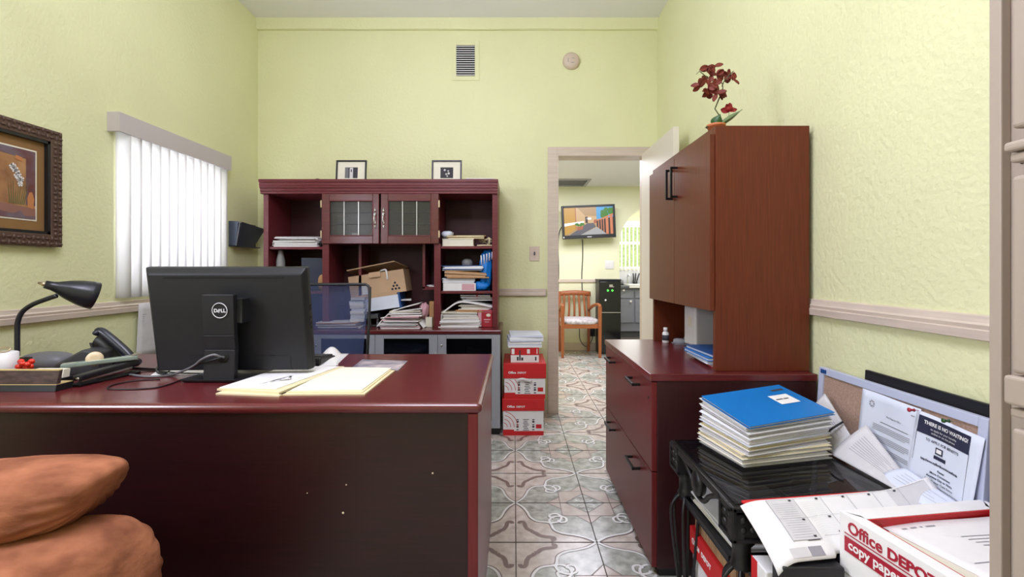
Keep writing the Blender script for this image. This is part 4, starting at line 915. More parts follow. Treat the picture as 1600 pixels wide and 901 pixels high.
for (y, z) in ((0.52, 0.74), (0.58, 0.70), (0.54, 0.68), (0.62, 0.66), (0.60, 0.60), (0.66, 0.56), (0.70, 0.54), (0.73, 0.57), (0.66, 0.62), (0.70, 0.49), (0.48, 0.72)):
    for q in range(5):
        a = q*1.2566; flat([(y-0.12, z), (y-0.12+0.075*math.cos(a), z+0.037*math.sin(a)), (y-0.12+0.078*math.cos(a+0.8), z+0.039*math.sin(a+0.8))], 2, 6)
flat([(0.46, 0.84), (0.64, 0.82), (0.64, 0.88), (0.46, 0.90)], 4, 5)
b.build('painting', ['art brown', 'art plum', 'paper', 'art shelf', 'art pot', 'art green'], pf)

b = MB(); f = lambda u, v: (XL+0.024+0.010*math.sin(v*PI)*u, 2.535+0.25*u-0.018*(1-v)*(1-u), 0.66+0.288*v)
b.grid(f, 6, 8, 0, True, 0.0008)
for k in range(6): 
    z = 0.885-k*0.011; b.box(XL+0.0245, XL+0.0252, 2.56, 2.56+0.19-0.03*(k % 3), z, z+0.003, 1)
b.box(XL+0.0247, XL+0.0262, 2.625, 2.65, 0.935, 0.94, 2); b.tube([(XL+0.026, 2.635, 0.938), (XL+0.03, 2.64, 0.928)], 0.002, 6, 2)
tag(b.build('wall_paper', ['paper grey', 'ink light', 'ink']), 'white printed sheet taped below the left window behind the desk', 'paper')

vg = thing('vent_grille', 'wall vent with black louvre slots painted green, under the ceiling', 'vent', (0.5*(at(713, 0, YB).x+at(742, 0, YB).x), YB, at(0, 119, YB).z))
x0, x1 = at(713, 0, YB).x, at(742, 0, YB).x; z1, z0 = at(0, 71, YB).z, at(0, 119, YB).z
MB().box(x0, x1, YB-0.004, YB-0.001, z0, z1).build('duct_opening', 'vent dark', vg)
b = MB(); b.box(x0-0.035, x0, YB-0.006, YB, z0-0.035, z1+0.035); b.box(x1, x1+0.035, YB-0.006, YB, z0-0.035, z1+0.035); b.box(x0, x1, YB-0.006, YB, z0-0.035, z0); b.box(x0, x1, YB-0.006, YB, z1, z1+0.035)
b.build('vent_frame', 'green wall paint', vg, 0.002)
b = MB(); n = 14
for k in range(n):
    z = z0+(k+0.5)*(z1-z0)/n; b.hexa([(x0, YB-0.012, z-0.006), (x1, YB-0.012, z-0.006), (x1, YB-0.003, z-0.001), (x0, YB-0.003, z-0.001), (x0, YB-0.013, z-0.001), (x1, YB-0.013, z-0.001), (x1, YB-0.003, z+0.003), (x0, YB-0.003, z+0.003)])
b.build('louvres', 'white plastic', vg)
sd = thing('smoke_detector', 'round cream smoke detector high on the back wall', 'smoke detector', tuple(at(892, 96, YB)))
p = at(892.5, 96, YB); Q = FR((p.x, YB, p.z), (1, 0, 0), (0, 0, 1))
MB(Q).lathe([(0.067, 0), (0.067, 0.014), (0.058, 0.030), (0.045, 0.038), (0.0005, 0.040)], 32).build('detector_body', 'beige plate', sd)
b = MB(Q); b.box(-0.03, -0.026, -0.02, 0.012, 0.0385, 0.0405); b.box(0.0, 0.022, 0.008, 0.011, 0.0385, 0.041); b.box(-0.006, 0.018, -0.026, -0.022, 0.0385, 0.041); b.build('detector_slots', 'ink light', sd)
sw = thing('light_switch', 'beige light switch plate on the back wall left of the doorway', 'light switch', tuple(at(835, 396, YB)))
p = at(835, 396, YB); Q = FR((p.x, YB, p.z), (1, 0, 0), (0, 0, 1))
MB(Q).box(-0.039, 0.039, -0.058, 0.058, 0, 0.007).build('switch_plate', 'beige plate', sw, 0.003)
MB(Q).box(-0.005, 0.005, -0.012, 0.014, 0.007, 0.016).build('toggle', 'ink', sw)
MB(Q).lathe([(0.003, 0.007), (0.003, 0.0085)], 8, 0, Matrix.Translation((0, 0.03, 0))).lathe([(0.003, 0.007), (0.003, 0.0085)], 8, 0, Matrix.Translation((0, -0.03, 0))).build('screw', 'ink light', sw)

# ---------------------------------------------------------------- paper cartons by the doorway
def red_carton(label, x0, x1, y0, y1, z0, h, lidz, lid_grow=0.006, torn=False):
    t = thing('paper_carton', label, 'box', ((x0+x1)/2, (y0+y1)/2, z0), 0, 'red and white paper cartons by the doorway')
    bd = MB().box(x0, x1, y0, y1, z0, z0+h-0.003).build('carton_body', 'paper', t, 0.002)
    ld = MB().box(x0-lid_grow, x1+lid_grow, y0-lid_grow, y1+lid_grow, lidz, z0+h).build('carton_lid', 'red print', t, 0.003)
    b = MB(); yf = y0-0.0008
    b.box(x0, x1, yf, y0, z0, z0+0.030); b.box(x0, x0+(x1-x0)*0.27, yf, y0, z0+0.030, z0+0.040)
    b.box(x1-0.052, x1-0.014, yf, y0, z0+0.048, z0+0.075); b.build('red_band', 'red print', bd)
    b = MB(); Q = FR((x0, yf, z0+0.045), (1, 0, 0), (0, 0, 1)); wmax = lidz-z0-0.05
    for r in (0.03, 0.055, 0.08, 0.105):
        pts = [(0.0+r*math.cos(a)*0.95, 0.012+r*math.sin(a), 0.0004) for a in [PI*0.5*k/10 for k in range(11)] if 0.012+r*math.sin(a) < wmax and r*math.cos(a) > 0.001]
        if len(pts) > 2: b.add(*ribz(pts, 0.0035), 0, False, Q)
    b.build('circle_print', 'red print', bd)
    b = MB()
    for xx in (0.33, 0.72):
        for k in range(5): b.box(x0+(x1-x0)*xx, x0+(x1-x0)*(xx+0.055), yf, y0, z0+0.036+k*0.017, z0+0.036+k*0.017+(0.012 if k % 2 else 0.006))
    for k in range(7): b.box(x0+(x1-x0)*(0.49+0.02*(k % 2)), x0+(x1-x0)*(0.64-0.02*(k % 3)), yf, y0, z0+0.034+k*0.012, z0+0.038+k*0.012)
    b.build('lettering', 'ink', bd)
    b = MB(); b.text('Office', 0.021, FR((x0+0.028, y0-lid_grow-0.0003, (lidz+z0+h)/2-0.018), (1, 0, 0), (0, 0, 1)), 0, 0.035, 0.0004); b.text('DEPOT', 0.017, FR((x0+0.09, y0-lid_grow-0.0003, (lidz+z0+h)/2-0.018), (1, 0, 0), (0, 0, 1)), 0, 0.035, 0.0004, 1.1)
    b.build('lettering', 'paper', ld)
    if torn:
        b = MB(); f = lambda u, v: (x0+0.09+0.10*u, y0-lid_grow-0.012-0.004*v, lidz-0.020+0.022*v+0.006*math.sin(u*5)); b.grid(f, 8, 2, 0, True, 0.001); b.build('torn_flap', 'paper', bd)
    return t
def ribz(pts, w):
    P = [Vector(p) for p in pts]; L = []; Rr = []
    for i, p in enumerate(P):
        d = (P[min(i+1, len(P)-1)]-P[max(i-1, 0)]).normalized(); n = Vector((-d.y, d.x, 0))*w/2
        L.append(tuple(p-n)); Rr.append(tuple(p+n))
    k = len(P); return L+Rr, [(i, i+1, k+i+1, k+i) for i in range(k-1)]
red_carton('red lidded paper carton standing on the floor by the doorway, lower one', -0.074, 0.202, 3.25, 3.64, 0.0, 0.25, 0.168)
red_carton('red lidded paper carton with torn front flap, resting on the lower carton', -0.066, 0.214, 3.255, 3.63, 0.25, 0.24, 0.388, torn=True)
rm = thing('paper_ream_box', 'small red and white ream box on top of the two paper cartons', 'box', (0.07, 3.39, 0.49))
MB().box(-0.022, 0.172, 3.28, 3.53, 0.49, 0.592).build('ream_body', 'paper', rm, 0.002)
MB().box(-0.0225, 0.1725, 3.2795, 3.5305, 0.541, 0.5925).build('ream_wrap', 'red print', rm, 0.001)
b = MB(); yf = 3.2788
for x0, x1, z0, z1 in ((0.02, 0.032, 0.505, 0.53), (0.036, 0.046, 0.505, 0.575), (0.05, 0.064, 0.505, 0.525), (0.145, 0.155, 0.505, 0.53)): b.box(x0, x1, yf, yf+0.001, z0, z1)
b.build('lettering', 'ink', rm)
MB().box(-0.016, 0.004, yf, yf+0.001, 0.548, 0.585).box(0.09, 0.11, yf, yf+0.001, 0.552, 0.582).box(0.156, 0.162, yf, yf+0.001, 0.55, 0.585).build('ream_mark', 'paper', rm)
sheaf('paper_stack', 'wrapped white paper packet topmost on the carton pile by the doorway', 'papers', 0.075, 3.42, 0.594, 0.235, 0.29, 0.07, 0.05, 4, ('paper', 'paper blue white'), 0.008, fold=0.012)

# ---------------------------------------------------------------- lateral file, right wall
FX, FX1, FY0, FY1, FZ = 0.505, 1.112, 1.747, 2.62, 0.745
lf_ = thing('lateral_file', 'wide mahogany lateral file cabinet with two drawers along the right wall', 'cabinet', (0.81, 2.18, 0))
MB().box(FX-0.006, FX1, FY0-0.003, FY1+0.003, FZ-0.027, FZ).build('cabinet_top', 'mahogany x', lf_, 0.003)
MB().box(FX+0.02, FX1-0.002, FY0, FY1, 0.03, FZ-0.027).build('carcass', 'dark mahogany z', lf_, 0.002)
MB().box(FX+0.03, FX1-0.01, FY0+0.01, FY1-0.01, 0, 0.03).build('plinth', 'black plastic', lf_)
for z0, z1, hz_ in ((0.387, FZ-0.030, 0.668), (0.036, 0.383, 0.332)):
    dr = MB().box(FX, FX+0.02, FY0+0.001, FY1-0.001, z0, z1).build('drawer', 'file mahogany z', lf_, 0.002)
    for yc in (1.97, 2.43):
        b = MB(); b.box(FX-0.034, FX-0.024, yc-0.066, yc+0.066, hz_-0.006, hz_+0.006)
        for s_ in (-1, 1): b.box(FX-0.03, FX, yc+s_*0.061-0.005, yc+s_*0.061+0.005, hz_-0.005, hz_+0.005)
        b.build('handle', 'black metal', dr, 0.002)
MB().lathe([(0.005, 0), (0.005, 0.002)], 12, 0, FR((FX, 1.79, 0.648), (0, -1, 0), (0, 0, 1))).build('lock', 'black metal', lf_)

HX, HX1_, HY0, HY1, HT2 = 0.757, 1.11, 1.79, 2.60, 1.668
h2 = thing('storage_hutch', 'brown cherry storage hutch with two tall doors standing on the lateral file', 'hutch', (0.935, 2.2, FZ))
MB().box(HX, HX1_, HY0, HY0+0.025, FZ, HT2).build('side_panel', 'brown cherry z', h2, 0.002)
MB().box(HX, HX1_, HY1-0.025, HY1, FZ, HT2).build('side_panel', 'brown cherry z', h2, 0.002)
MB().box(HX, HX1_, HY0+0.025, HY1-0.025, HT2-0.028, HT2).build('top_panel', 'brown cherry z', h2, 0.002)
MB().box(HX+0.02, HX1_, HY0+0.025, HY1-0.025, 0.976, 0.998).build('bottom_shelf', 'dark mahogany x', h2)
MB().box(HX1_-0.012, HX1_-0.002, HY0+0.025, HY1-0.025, FZ, HT2-0.028).build('back_panel', 'dark mahogany z', h2)
ym = (HY0+HY1)/2
for y0, y1, yh in ((HY0+0.004, ym-0.0015, ym-0.04), (ym+0.0015, HY1-0.004, ym+0.025)):
    dr = MB().box(HX-0.019, HX-0.001, y0, y1, 0.972, HT2-0.03).build('door', 'brown cherry z', h2, 0.0015)
    b = MB(); b.box(HX-0.052, HX-0.042, yh-0.006, yh+0.006, 1.452, 1.592)
    for z in (1.457, 1.587): b.box(HX-0.05, HX-0.019, yh-0.006, yh+0.006, z-0.005, z+0.005)
    b.build('handle', 'black metal', dr, 0.0015)
# things in the open bay and on top
rt = thing('white_router', 'upright white box-shaped router in the open bay of the storage hutch', 'router', (0.93, 2.36, FZ))
rb = MB(TR(0.935, 2.37, FZ, math.radians(8))).box(-0.06, 0.07, -0.045, 0.07, 0.008, 0.205).build('router_body', 'white plastic', rt, 0.012, seg=3)
MB(TR(0.935, 2.37, FZ, math.radians(8))).box(-0.055, 0.065, -0.04, 0.065, 0, 0.008).build('router_foot', 'grey plastic', rt)
MB(TR(0.935, 2.37, FZ, math.radians(8))).box(-0.0606, -0.06, -0.012, 0.025, 0.10, 0.15).build('sticker', 'paper cream', rb)
bt = thing('small_bottle', 'small white bottle with dark label on the lateral file by the router', 'bottle', (0.795, 2.50, FZ))
Q = TR(0.795, 2.50, FZ)
MB(Q).lathe([(0.015, 0), (0.017, 0.003), (0.017, 0.052), (0.010, 0.060), (0.0005, 0.061)], 20).build('bottle_body', 'white plastic', bt)
MB(Q).lathe([(0.011, 0.060), (0.011, 0.08), (0.0005, 0.081)], 18).build('bottle_cap', 'white plastic', bt)
MB(Q).lathe([(0.0174, 0.014), (0.0174, 0.042)], 20).build('bottle_label', 'ink', bt)
b = MB(TR(0.87, 2.47, FZ)); b.box(-0.045, 0.05, -0.03, 0.03, 0, 0.004); b.blob((-0.015, 0, 0.014), (0.03, 0.025, 0.014), 14, 0.7, 0.3, 3); b.blob((0.03, 0, 0.018), (0.022, 0.02, 0.02), 14, 0.7, 0.3, 3)
tag(b.build('plastic_packaging', 'clear plastic'), 'clear plastic packaging between the small bottle and the router', 'packaging')
for k, (m_, lab, dx) in enumerate((('red print', 'thin red folder at the bottom of the pile in the storage hutch bay', 0.02), ('paper blue white', 'pale blue folder in the storage hutch bay, above the red one', -0.005), ('blue folder', 'bright blue folder in the storage hutch bay, above the pale one', -0.012), ('blue dark', 'dark blue folder topmost in the storage hutch bay', 0.0))):
    z = FZ+k*0.013
    b = MB(TR(0.88+dx, 1.985, z, math.radians(3*k-6))); b.box(-0.115, 0.12, -0.13, 0.13, 0, 0.0022, 0); b.box(-0.111, 0.118, -0.127, 0.127, 0.0022, 0.0105, 1); b.hexa([(-0.115, -0.13, 0.0105), (0.12, -0.13, 0.0105), (0.12, 0.13, 0.0105), (-0.115, 0.13, 0.0105), (-0.115, -0.13, 0.0127), (0.12, -0.13, 0.0127), (0.12, 0.13, 0.0127), (-0.115, 0.13, 0.0127)], 0)
    tag(b.build('file_folder', [m_, 'paper blue white']), lab, 'folder', 'folders in the storage hutch bay')

# orchid
YO = 1.88
orc = thing('artificial_orchid', 'dark red artificial orchid in a tiny clay pot on the storage hutch', 'plant', (0.80, YO, HT2))
MB(TR(0.797, YO, HT2)).lathe([(0.026, 0), (0.033, 0.02), (0.036, 0.021), (0.036, 0.03), (0.028, 0.031), (0.0005, 0.027)], 22).build('pot', 'terracotta', orc)
a_ = lambda x, y, dy=0: at(x, y, YO+dy)
MB().tube([Vector((0.80, YO, HT2+0.03)), a_(1125, 182), a_(1117, 170), a_(1124, 153), a_(1129, 143)], 0.0026, 8, 0, False).tube([a_(1129, 143), a_(1128, 130), a_(1116, 128), a_(1104, 120), a_(1093, 111)], 0.002, 6).tube([a_(1128, 135), a_(1132, 126), a_(1140, 117), a_(1146, 111)], 0.002, 6).tube([a_(1104, 120), a_(1100, 125), a_(1094, 133)], 0.0016, 6).tube([a_(1093, 111), a_(1088, 116)], 0.0012, 6).build('stem', 'stem', orc)
def petal(b, c, ang, l, w, tilt=0.3, seed=0):
    d = Vector((math.cos(ang), math.sin(seed*1.7)*0.5, math.sin(ang))); d.normalize()
    side = Vector((-math.sin(ang), tilt, math.cos(ang))); side = (side-d*side.dot(d)).normalized(); nn = d.cross(side)
    Q = Matrix(((d.x, side.x, nn.x, c[0]+d.x*l*0.5), (d.y, side.y, nn.y, c[1]+d.y*l*0.5), (d.z, side.z, nn.z, c[2]+d.z*l*0.5), (0, 0, 0, 1)))
    vs = []; fs = []
    n, m = 6, 4
    def g(u, v):
        ww = w*math.sin(PI*min(1, u*0.97+0.03))**0.7*0.5
        return ((u-0.5)*l, (v*2-1)*ww, 0.2*w*((v*2-1)**2)-0.15*l*(u-0.3)**2)
    k = len(b.v); fo_ = b.fr; b.fr = fo_ @ Q; b.grid(g, n, m, 0, True, 0.0012); b.fr = fo_
R = random.Random(11)
fls = [(1106, 104, 0), (1117, 104, 1), (1112, 118, 2), (1120, 117, 3), (1136, 118, 4), (1145, 124, 5), (1093, 134, 6), (1107, 134, 7), (1117, 131, 8), (1120, 146, 9), (1123, 146, 10), (1097, 124, 11), (1107, 144, 12)]
for x, y, k in fls:
    b = MB(); c = a_(x, y, R.uniform(-0.03, 0.03)); n = 3 if k in (5, 6, 11, 12) else 4
    for q in range(n):
        petal(b, c, R.uniform(0, 2*PI), R.uniform(0.026, 0.036), R.uniform(0.018, 0.026), R.uniform(-0.8, 0.8), k*5+q)
    b.blob(c, (0.004, 0.004, 0.004), 8)
    b.build('flower', 'petal', orc)
b = MB(); c = a_(1139, 174)
for q in range(5): petal(b, c, math.radians(15+q*36), 0.032, 0.022, 0.5, q)
b.blob(c+Vector((0, 0, 0.012)), (0.014, 0.012, 0.012), 12, 1, 0.2); b.build('rose_bud', 'red petal', orc)
MB().tube([Vector((0.815, YO, HT2+0.03)), a_(1137, 190), a_(1139, 175)], 0.0015, 6).build('stem', 'pale leaf', orc)
def leaf_(p, q, w, m_, lift=0.0):
    p = Vector(p); q = Vector(q); d = q-p; s_ = Vector((-d.z, 0.15*d.length, d.x)).normalized()
    f = lambda u, v: p+d*u+s_*((v*2-1)*w*math.sin(PI*(0.06+0.94*u))**0.8)+Vector((0, 0.02*(v*2-1)**2-0.01, lift*math.sin(u*PI)))
    MB().grid(f, 12, 6, 0, True, 0.0015).build('leaf', m_, orc)
leaf_((0.80, YO+0.005, HT2+0.026), a_(1124, 179), 0.023, 'leaf'); leaf_((0.808, YO, HT2+0.028), a_(1158, 172), 0.010, 'pale leaf'); leaf_((0.80, YO, HT2+0.028), a_(1103, 198), 0.010, 'pale leaf')

# ---------------------------------------------------------------- black iron side table
TX0, TX1, TY0, TY1, TZ = 0.53, 0.985, 1.155, 1.62, 0.55
tbl = thing('side_table', 'square black iron side table with dark glass top beside the lateral file', 'table', ((TX0+TX1)/2, (TY0+TY1)/2, 0))
b = MB(); w = 0.03
b.box(TX0, TX1, TY0, TY0+w, TZ-0.022, TZ); b.box(TX0, TX1, TY1-w, TY1, TZ-0.022, TZ); b.box(TX0, TX0+w, TY0+w, TY1-w, TZ-0.022, TZ); b.box(TX1-w, TX1, TY0+w, TY1-w, TZ-0.022, TZ)
b.build('top_frame', 'black iron', tbl, 0.004)
MB().box(TX0+0.012, TX1-0.012, TY0+0.012, TY1-0.012, TZ-0.003, TZ+0.004).build('glass_top', 'smoked glass', tbl, 0.001)
def apron(o, xd, L):
    """side apron: corner blocks with rosettes, swags of bent bar and a medallion"""
    Q = FR(o, xd, (0, 0, 1)); b = MB(Q)
    for x0 in (0.0, L-0.078):
        b.box(x0, x0+0.078, -0.085, 0, -0.03, -0.004); b.box(x0, x0+0.078, -0.085, -0.075, -0.008, 0.002); b.box(x0, x0+0.078, -0.010, 0, -0.008, 0.002); b.box(x0, x0+0.010, -0.085, 0, -0.008, 0.002); b.box(x0+0.068, x0+0.078, -0.085, 0, -0.008, 0.002)
        for (u, v) in ((0.027, -0.03), (0.051, -0.03), (0.027, -0.055), (0.051, -0.055)): b.blob((x0+u, v, -0.003), (0.010, 0.010, 0.006), 10)
        b.build('apron_block', 'black iron', tbl, 0.002); b = MB(Q)
    b = MB(Q); m_ = L/2; y0 = -0.008
    for sg in (-1, 1):
        b.tube([(m_+sg*(L/2-0.08), y0, -0.01), (m_+sg*0.075, -0.045, -0.01), (m_+sg*0.035, -0.078, -0.01), (m_, -0.084, -0.01)], 0.007, 8)
    b.lathe([(0.030, -0.02), (0.034, -0.012), (0.034, -0.002), (0.026, 0.006), (0.0005, 0.008)], 20, 0, Matrix.Translation((m_, -0.04, 0)) @ Matrix.Diagonal((0.9, 1.15, 1, 1)))
    b.build('apron_scroll', 'black iron', tbl)
apron((TX0, TY1, TZ-0.002), (0, -1, 0), TY1-TY0)
apron((TX0, TY0, TZ-0.002), (1, 0, 0), TX1-TX0)
for lx, ly in ((TX0+0.04, TY0+0.04), (TX0+0.04, TY1-0.04), (TX1-0.04, TY0+0.04), (TX1-0.04, TY1-0.04)):
    b = MB(TR(lx, ly, 0))
    b.lathe([(0.030, TZ-0.088), (0.032, TZ-0.10), (0.022, TZ-0.112), (0.022, TZ-0.15), (0.028, TZ-0.16), (0.020, TZ-0.172)], 16)
    for k in range(6):
        a = k*PI/3; c, s_ = math.cos(a), math.sin(a)
        b.tube([(c*0.012, s_*0.012, TZ-0.158), (c*0.046, s_*0.046, TZ-0.20), (c*0.046, s_*0.046, TZ-0.27), (c*0.020, s_*0.020, 0.07), (c*0.012, s_*0.012, 0.03)], 0.0055, 8)
    b.lathe([(0.020, 0.085), (0.024, 0.075), (0.024, 0.06), (0.020, 0.05)], 14); b.lathe([(0.022, 0), (0.026, 0.012), (0.014, 0.035)], 14)
    b.build('leg', 'black iron', tbl)

# under the table
uc = thing('paper_carton', 'red lidded paper carton standing on the floor under the glass table', 'box', (0.79, 1.4, 0))
bd = MB().box(0.60, 0.90, 1.22, 1.60, 0, 0.262).build('carton_body', 'paper', uc, 0.002)
ld = MB().box(0.592, 0.908, 1.212, 1.608, 0.186, 0.268).build('carton_lid', 'red print', uc, 0.003)
b = MB(); Q = FR((0.5914, 1.585, 0.222), (0, -1, 0), (0, 0, 1)); b.text('Office', 0.026, Q, 0, 0.03, 0.0004); b.text('DEPOT', 0.021, Q @ Matrix.Translation((0.078, 0, 0)), 0, 0.03, 0.0004, 1.1); b.build('lettering', 'paper', ld)
b = MB(); Q = FR((0.5992, 1.56, 0.06), (0, -1, 0), (0, 0, 1))
for q in range(4):
    for r in (0.02, 0.034, 0.048): b.add(*ribz([(0.05+q*0.07+r*math.cos(a), 0.01+r*math.sin(a)*1.3, 0.0004) for a in [PI*k/10 for k in range(11)]], 0.003), 0, False, Q)
b.build('circle_print', 'ink light', bd)
dm('brown papers', (150, 116, 84), 0.8, rgb2=(196, 164, 124), vscale=10, stretch=(1, 14, 1))
tag(MB().box(0.605, 0.75, 1.30, 1.59, 0.269, 0.362).build('file_bundle', 'brown papers'), 'bundle of upright brown files on the carton under the glass table', 'files')
tag(MB().box(0.61, 0.88, 1.215, 1.294, 0.269, 0.35).build('small_carton', 'kraft', None, 0.002), 'plain brown carton at the near end under the glass table', 'box')
tr_ = thing('letter_tray', 'thin black letter tray with papers sticking out under the table apron', 'tray', (0.75, 1.42, 0.364))
b = MB(); b.box(0.555, 0.90, 1.235, 1.61, 0.364, 0.370); b.box(0.555, 0.561, 1.235, 1.61, 0.370, 0.386); b.box(0.894, 0.90, 1.235, 1.61, 0.370, 0.386); b.box(0.561, 0.894, 1.604, 1.61, 0.370, 0.386)
b.build('tray_shell', 'black plastic', tr_, 0.002)
sheaf('paper_stack', 'white papers lying in the black letter tray under the table', 'papers', 0.73, 1.43, 0.3705, 0.27, 0.33, 0.03, 0.03, 5, ('paper', 'paper cream'), 0.012)

# folders stacked on the glass table
cz = TZ+0.0045; R = random.Random(21)
stack = [('paper', 'paper', 0.010, 'lowest white file at the very bottom of the stack on the glass table'),
         ('paper cream', 'paper', 0.014, 'cream file just above the lowest file on the glass table'),
         ('manila', 'paper', 0.010, 'manila folder in the lower half of the stack on the glass table'),
         ('paper', 'paper grey', 0.014, 'greyish paper bundle above the lower manila folder on the glass table'),
         ('manila', 'paper cream', 0.011, 'yellow manila folder with rounded edge near the middle of the stack'),
         ('paper blue white', 'paper', 0.020, 'thick white file with a blue-white cover in the middle of the stack'),
         ('paper', 'paper grey', 0.014, 'white file with black clip in the upper half of the stack'),
         ('paper grey', 'paper', 0.014, 'white file right under the bright blue folder'),
         ('blue folder', 'paper', 0.007, 'bright blue folder with white label topmost on the glass table stack')]
z = 0.0; W_3, D_3 = 0.31, 0.215; Ht = sum(s_[2] for s_ in stack)
BASE = Matrix.Translation((0.79, 1.515, cz)) @ Matrix.Rotation(math.radians(15), 4, 'Z')
for k, (m0, m1, h, lab) in enumerate(stack):
    a = math.radians(R.uniform(-3, 3)) if k < 8 else 0.0; Q = BASE @ Matrix.Translation((R.uniform(-0.008, 0.008), R.uniform(-0.008, 0.008), 0)) @ Matrix.Rotation(a, 4, 'Z')
    fz = lambda x, y, zz: zz+(zz/Ht)*(0.018*(x/W_3+0.5)+0.034*(y/D_3+0.5)+0.008)
    t = thing('file_folder', lab, 'folder', tuple(BASE.translation+Vector((0, 0, z))), math.radians(15), 'files stacked on the glass table')
    def slab(bb, z0, z1, ins, mi, sh=0.0):
        P = []
        for zz in (z0, z1):
            for sx, sy in ((-1, -1), (1, -1), (1, 1), (-1, 1)):
                x, y = sx*(W_3/2-ins)+sh, sy*(D_3/2-ins); P.append((x, y, fz(x, y, zz)))
        bb.hexa(P, mi)
    b = MB(Q); slab(b, z, z+0.0012, 0, 0); slab(b, z+h-0.0014, z+h-0.0002, 0.0, 0); b.build('cover', m0, t)
    b = MB(Q); n = max(2, int(h/0.0028))
    for q in range(n):
        z0 = z+0.0012+(h-0.0026)*q/n; slab(b, z0, z0+(h-0.0026)/n*0.92, 0.003+R.uniform(0, 0.006), 0, R.uniform(-0.003, 0.003))
    b.build('pages', m1, t)
    zt_ = z+h
    if k == 8:
        f0 = [(x, y) for x, y in ((0.045, -0.02), (0.118, -0.02), (0.118, 0.04), (0.045, 0.04))]
        MB(Q).poly([(x, y, fz(x, y, zt_)+0.0006) for x, y in f0]).build('paper_label', 'paper', t)
        b = MB(Q)
        for q, (xa, xb) in enumerate(((0.052, 0.078), (0.081, 0.10))): b.poly([(x, y, fz(x, y, zt_)+0.001) for x, y in ((xa, 0.008), (xb, 0.008), (xb, 0.014), (xa, 0.014))])
        b.build('label_text', 'ink', t)
        MB(Q).poly([(x, y, fz(x, y, zt_)+0.0006) for x, y in ((0.09, 0.066), (0.137, 0.066), (0.137, 0.078), (0.09, 0.078))]).build('cut_out', 'ink', t)
    if k in (6, 7):
        b = MB(Q); p = fz(0.15, -0.02, z+h/2)
        b.tube([(0.142, -0.05, p), (0.162, -0.052, p+0.004), (0.168, -0.03, p+0.002), (0.158, -0.015, p-0.004), (0.142, -0.02, p-0.004)], 0.004, 6); b.build('binder_clip', 'black metal', t)
    z += h

# ---------------------------------------------------------------- cork board leaning on the right wall, papers pinned to it
Bq = FR((1.028, 1.687, 0.0), (0, -1, 0), (0.056, 0, 0.785)); BW, BH = 0.602, 0.787
cb = thing('cork_board', 'cork notice board in a pale blue frame leaning on the right wall', 'notice board', (1.06, 1.39, 0))
MB(Bq).box(0.02, BW-0.02, 0.02, BH-0.02, -0.012, -0.002).build('cork_panel', 'cork', cb)
b = MB(Bq); w = 0.024
b.box(0, w, 0, BH, -0.016, 0.004); b.box(BW-w, BW, 0, BH, -0.016, 0.004); b.box(w, BW-w, 0, w, -0.016, 0.004); b.box(w, BW-w, BH-w, BH, -0.016, 0.004)
b.build('board_frame', 'cork frame', cb, 0.002)
MB(Bq).box(0.012, 0.040, BH-0.019, BH-0.006, 0.0041, 0.006).build('maker_tag', 'blue dark', cb)
bk_ = MB(FR((1.066, 1.51, 0.0), (0, -1, 0), (0.045, 0, 0.80))).box(0, 0.60, 0, 0.812, -0.012, 0.0)
tag(bk_.build('black_board', 'black plastic', None, 0.002), 'black board leaning on the wall behind the cork board', 'board')
def pinned(name, label, x0, x1, y0, y1, rot, curl, fill, mats):
    Q = Bq @ Matrix.Translation(((x0+x1)/2, (y0+y1)/2, 0.001)) @ Matrix.Rotation(math.radians(rot), 4, 'Z'); W, H = x1-x0, y1-y0
    t = thing(name, label, 'paper', tuple(Q.translation), 0)
    f = lambda u, v: ((u-0.5)*W, (v-0.5)*H, 0.0035+curl*((u-0.5)*2)**2*(1-v*0.6)+0.002*math.sin(u*7+v*3))
    MB(Q).grid(f, 14, 12, 0, True, 0.0006).build('sheet', 'paper blue white', t)
    b = MB(Q); zf = lambda x, y: f(x/W+0.5, y/H+0.5)[2]+0.0011
    fill(b, zf); b.build('lettering', mats, t); return t
def tline(b, zf, s, size, y, mi, bold=0.02, xc=0.0, rot=0, sx=1.0):
    n0 = len(b.v); b2 = MB(); b2.text(s, size, Matrix(), mi, bold, 0.0, sx, 'CENTER')
    vs = [(v.x+xc, v.y+y, 0) for v in b2.v]; vs = [(x, y_, zf(x, y_)+0.0006*(mi+0.3)) for x, y_, _ in vs]
    b.add(vs, b2.f, mi)
def pl_(b, zf, x0, x1, y0, y1, mi):
    n = max(1, int((x1-x0)/0.012))
    for k in range(n):
        a, c = x0+(x1-x0)*k/n, x0+(x1-x0)*(k+1)/n
        e = 0.0004*mi; b.add([(a, y0, zf(a, y0)+e), (c, y0, zf(c, y0)+e), (c, y1, zf(c, y1)+e), (a, y1, zf(a, y1)+e)], [(0, 1, 2, 3)], mi)
def letter(b, zf):
    for k, (u0, u1) in enumerate(((-0.01, 0.03),)): tline(b, zf, 'Best Regards Office', 0.007, 0.075, 0, 0.0, 0.02)
    R = random.Random(2); y = 0.055
    pl_(b, zf, -0.03, 0.075, y, y+0.0016, 0)
    for para in range(4):
        y -= 0.011
        for k in range(4): pl_(b, zf, -0.055, 0.082 if k < 3 else 0.03+R.uniform(0, 0.04), y, y+0.0018, 1); y -= 0.0048
    for k in range(7):
        a = k*0.9; pl_(b, zf, -0.068+0.007*math.cos(a), -0.062+0.007*math.cos(a), 0.098+0.008*math.sin(a), 0.102+0.008*math.sin(a), 1)
    pl_(b, zf, 0.078, 0.09, 0.108, 0.111, 1)
pinned('notice_letter', 'white typed letter pinned on the cork board left of the flyer', 0.214, 0.424, 0.492, 0.761, -1, 0.004, letter, ['ink', 'ink light'])
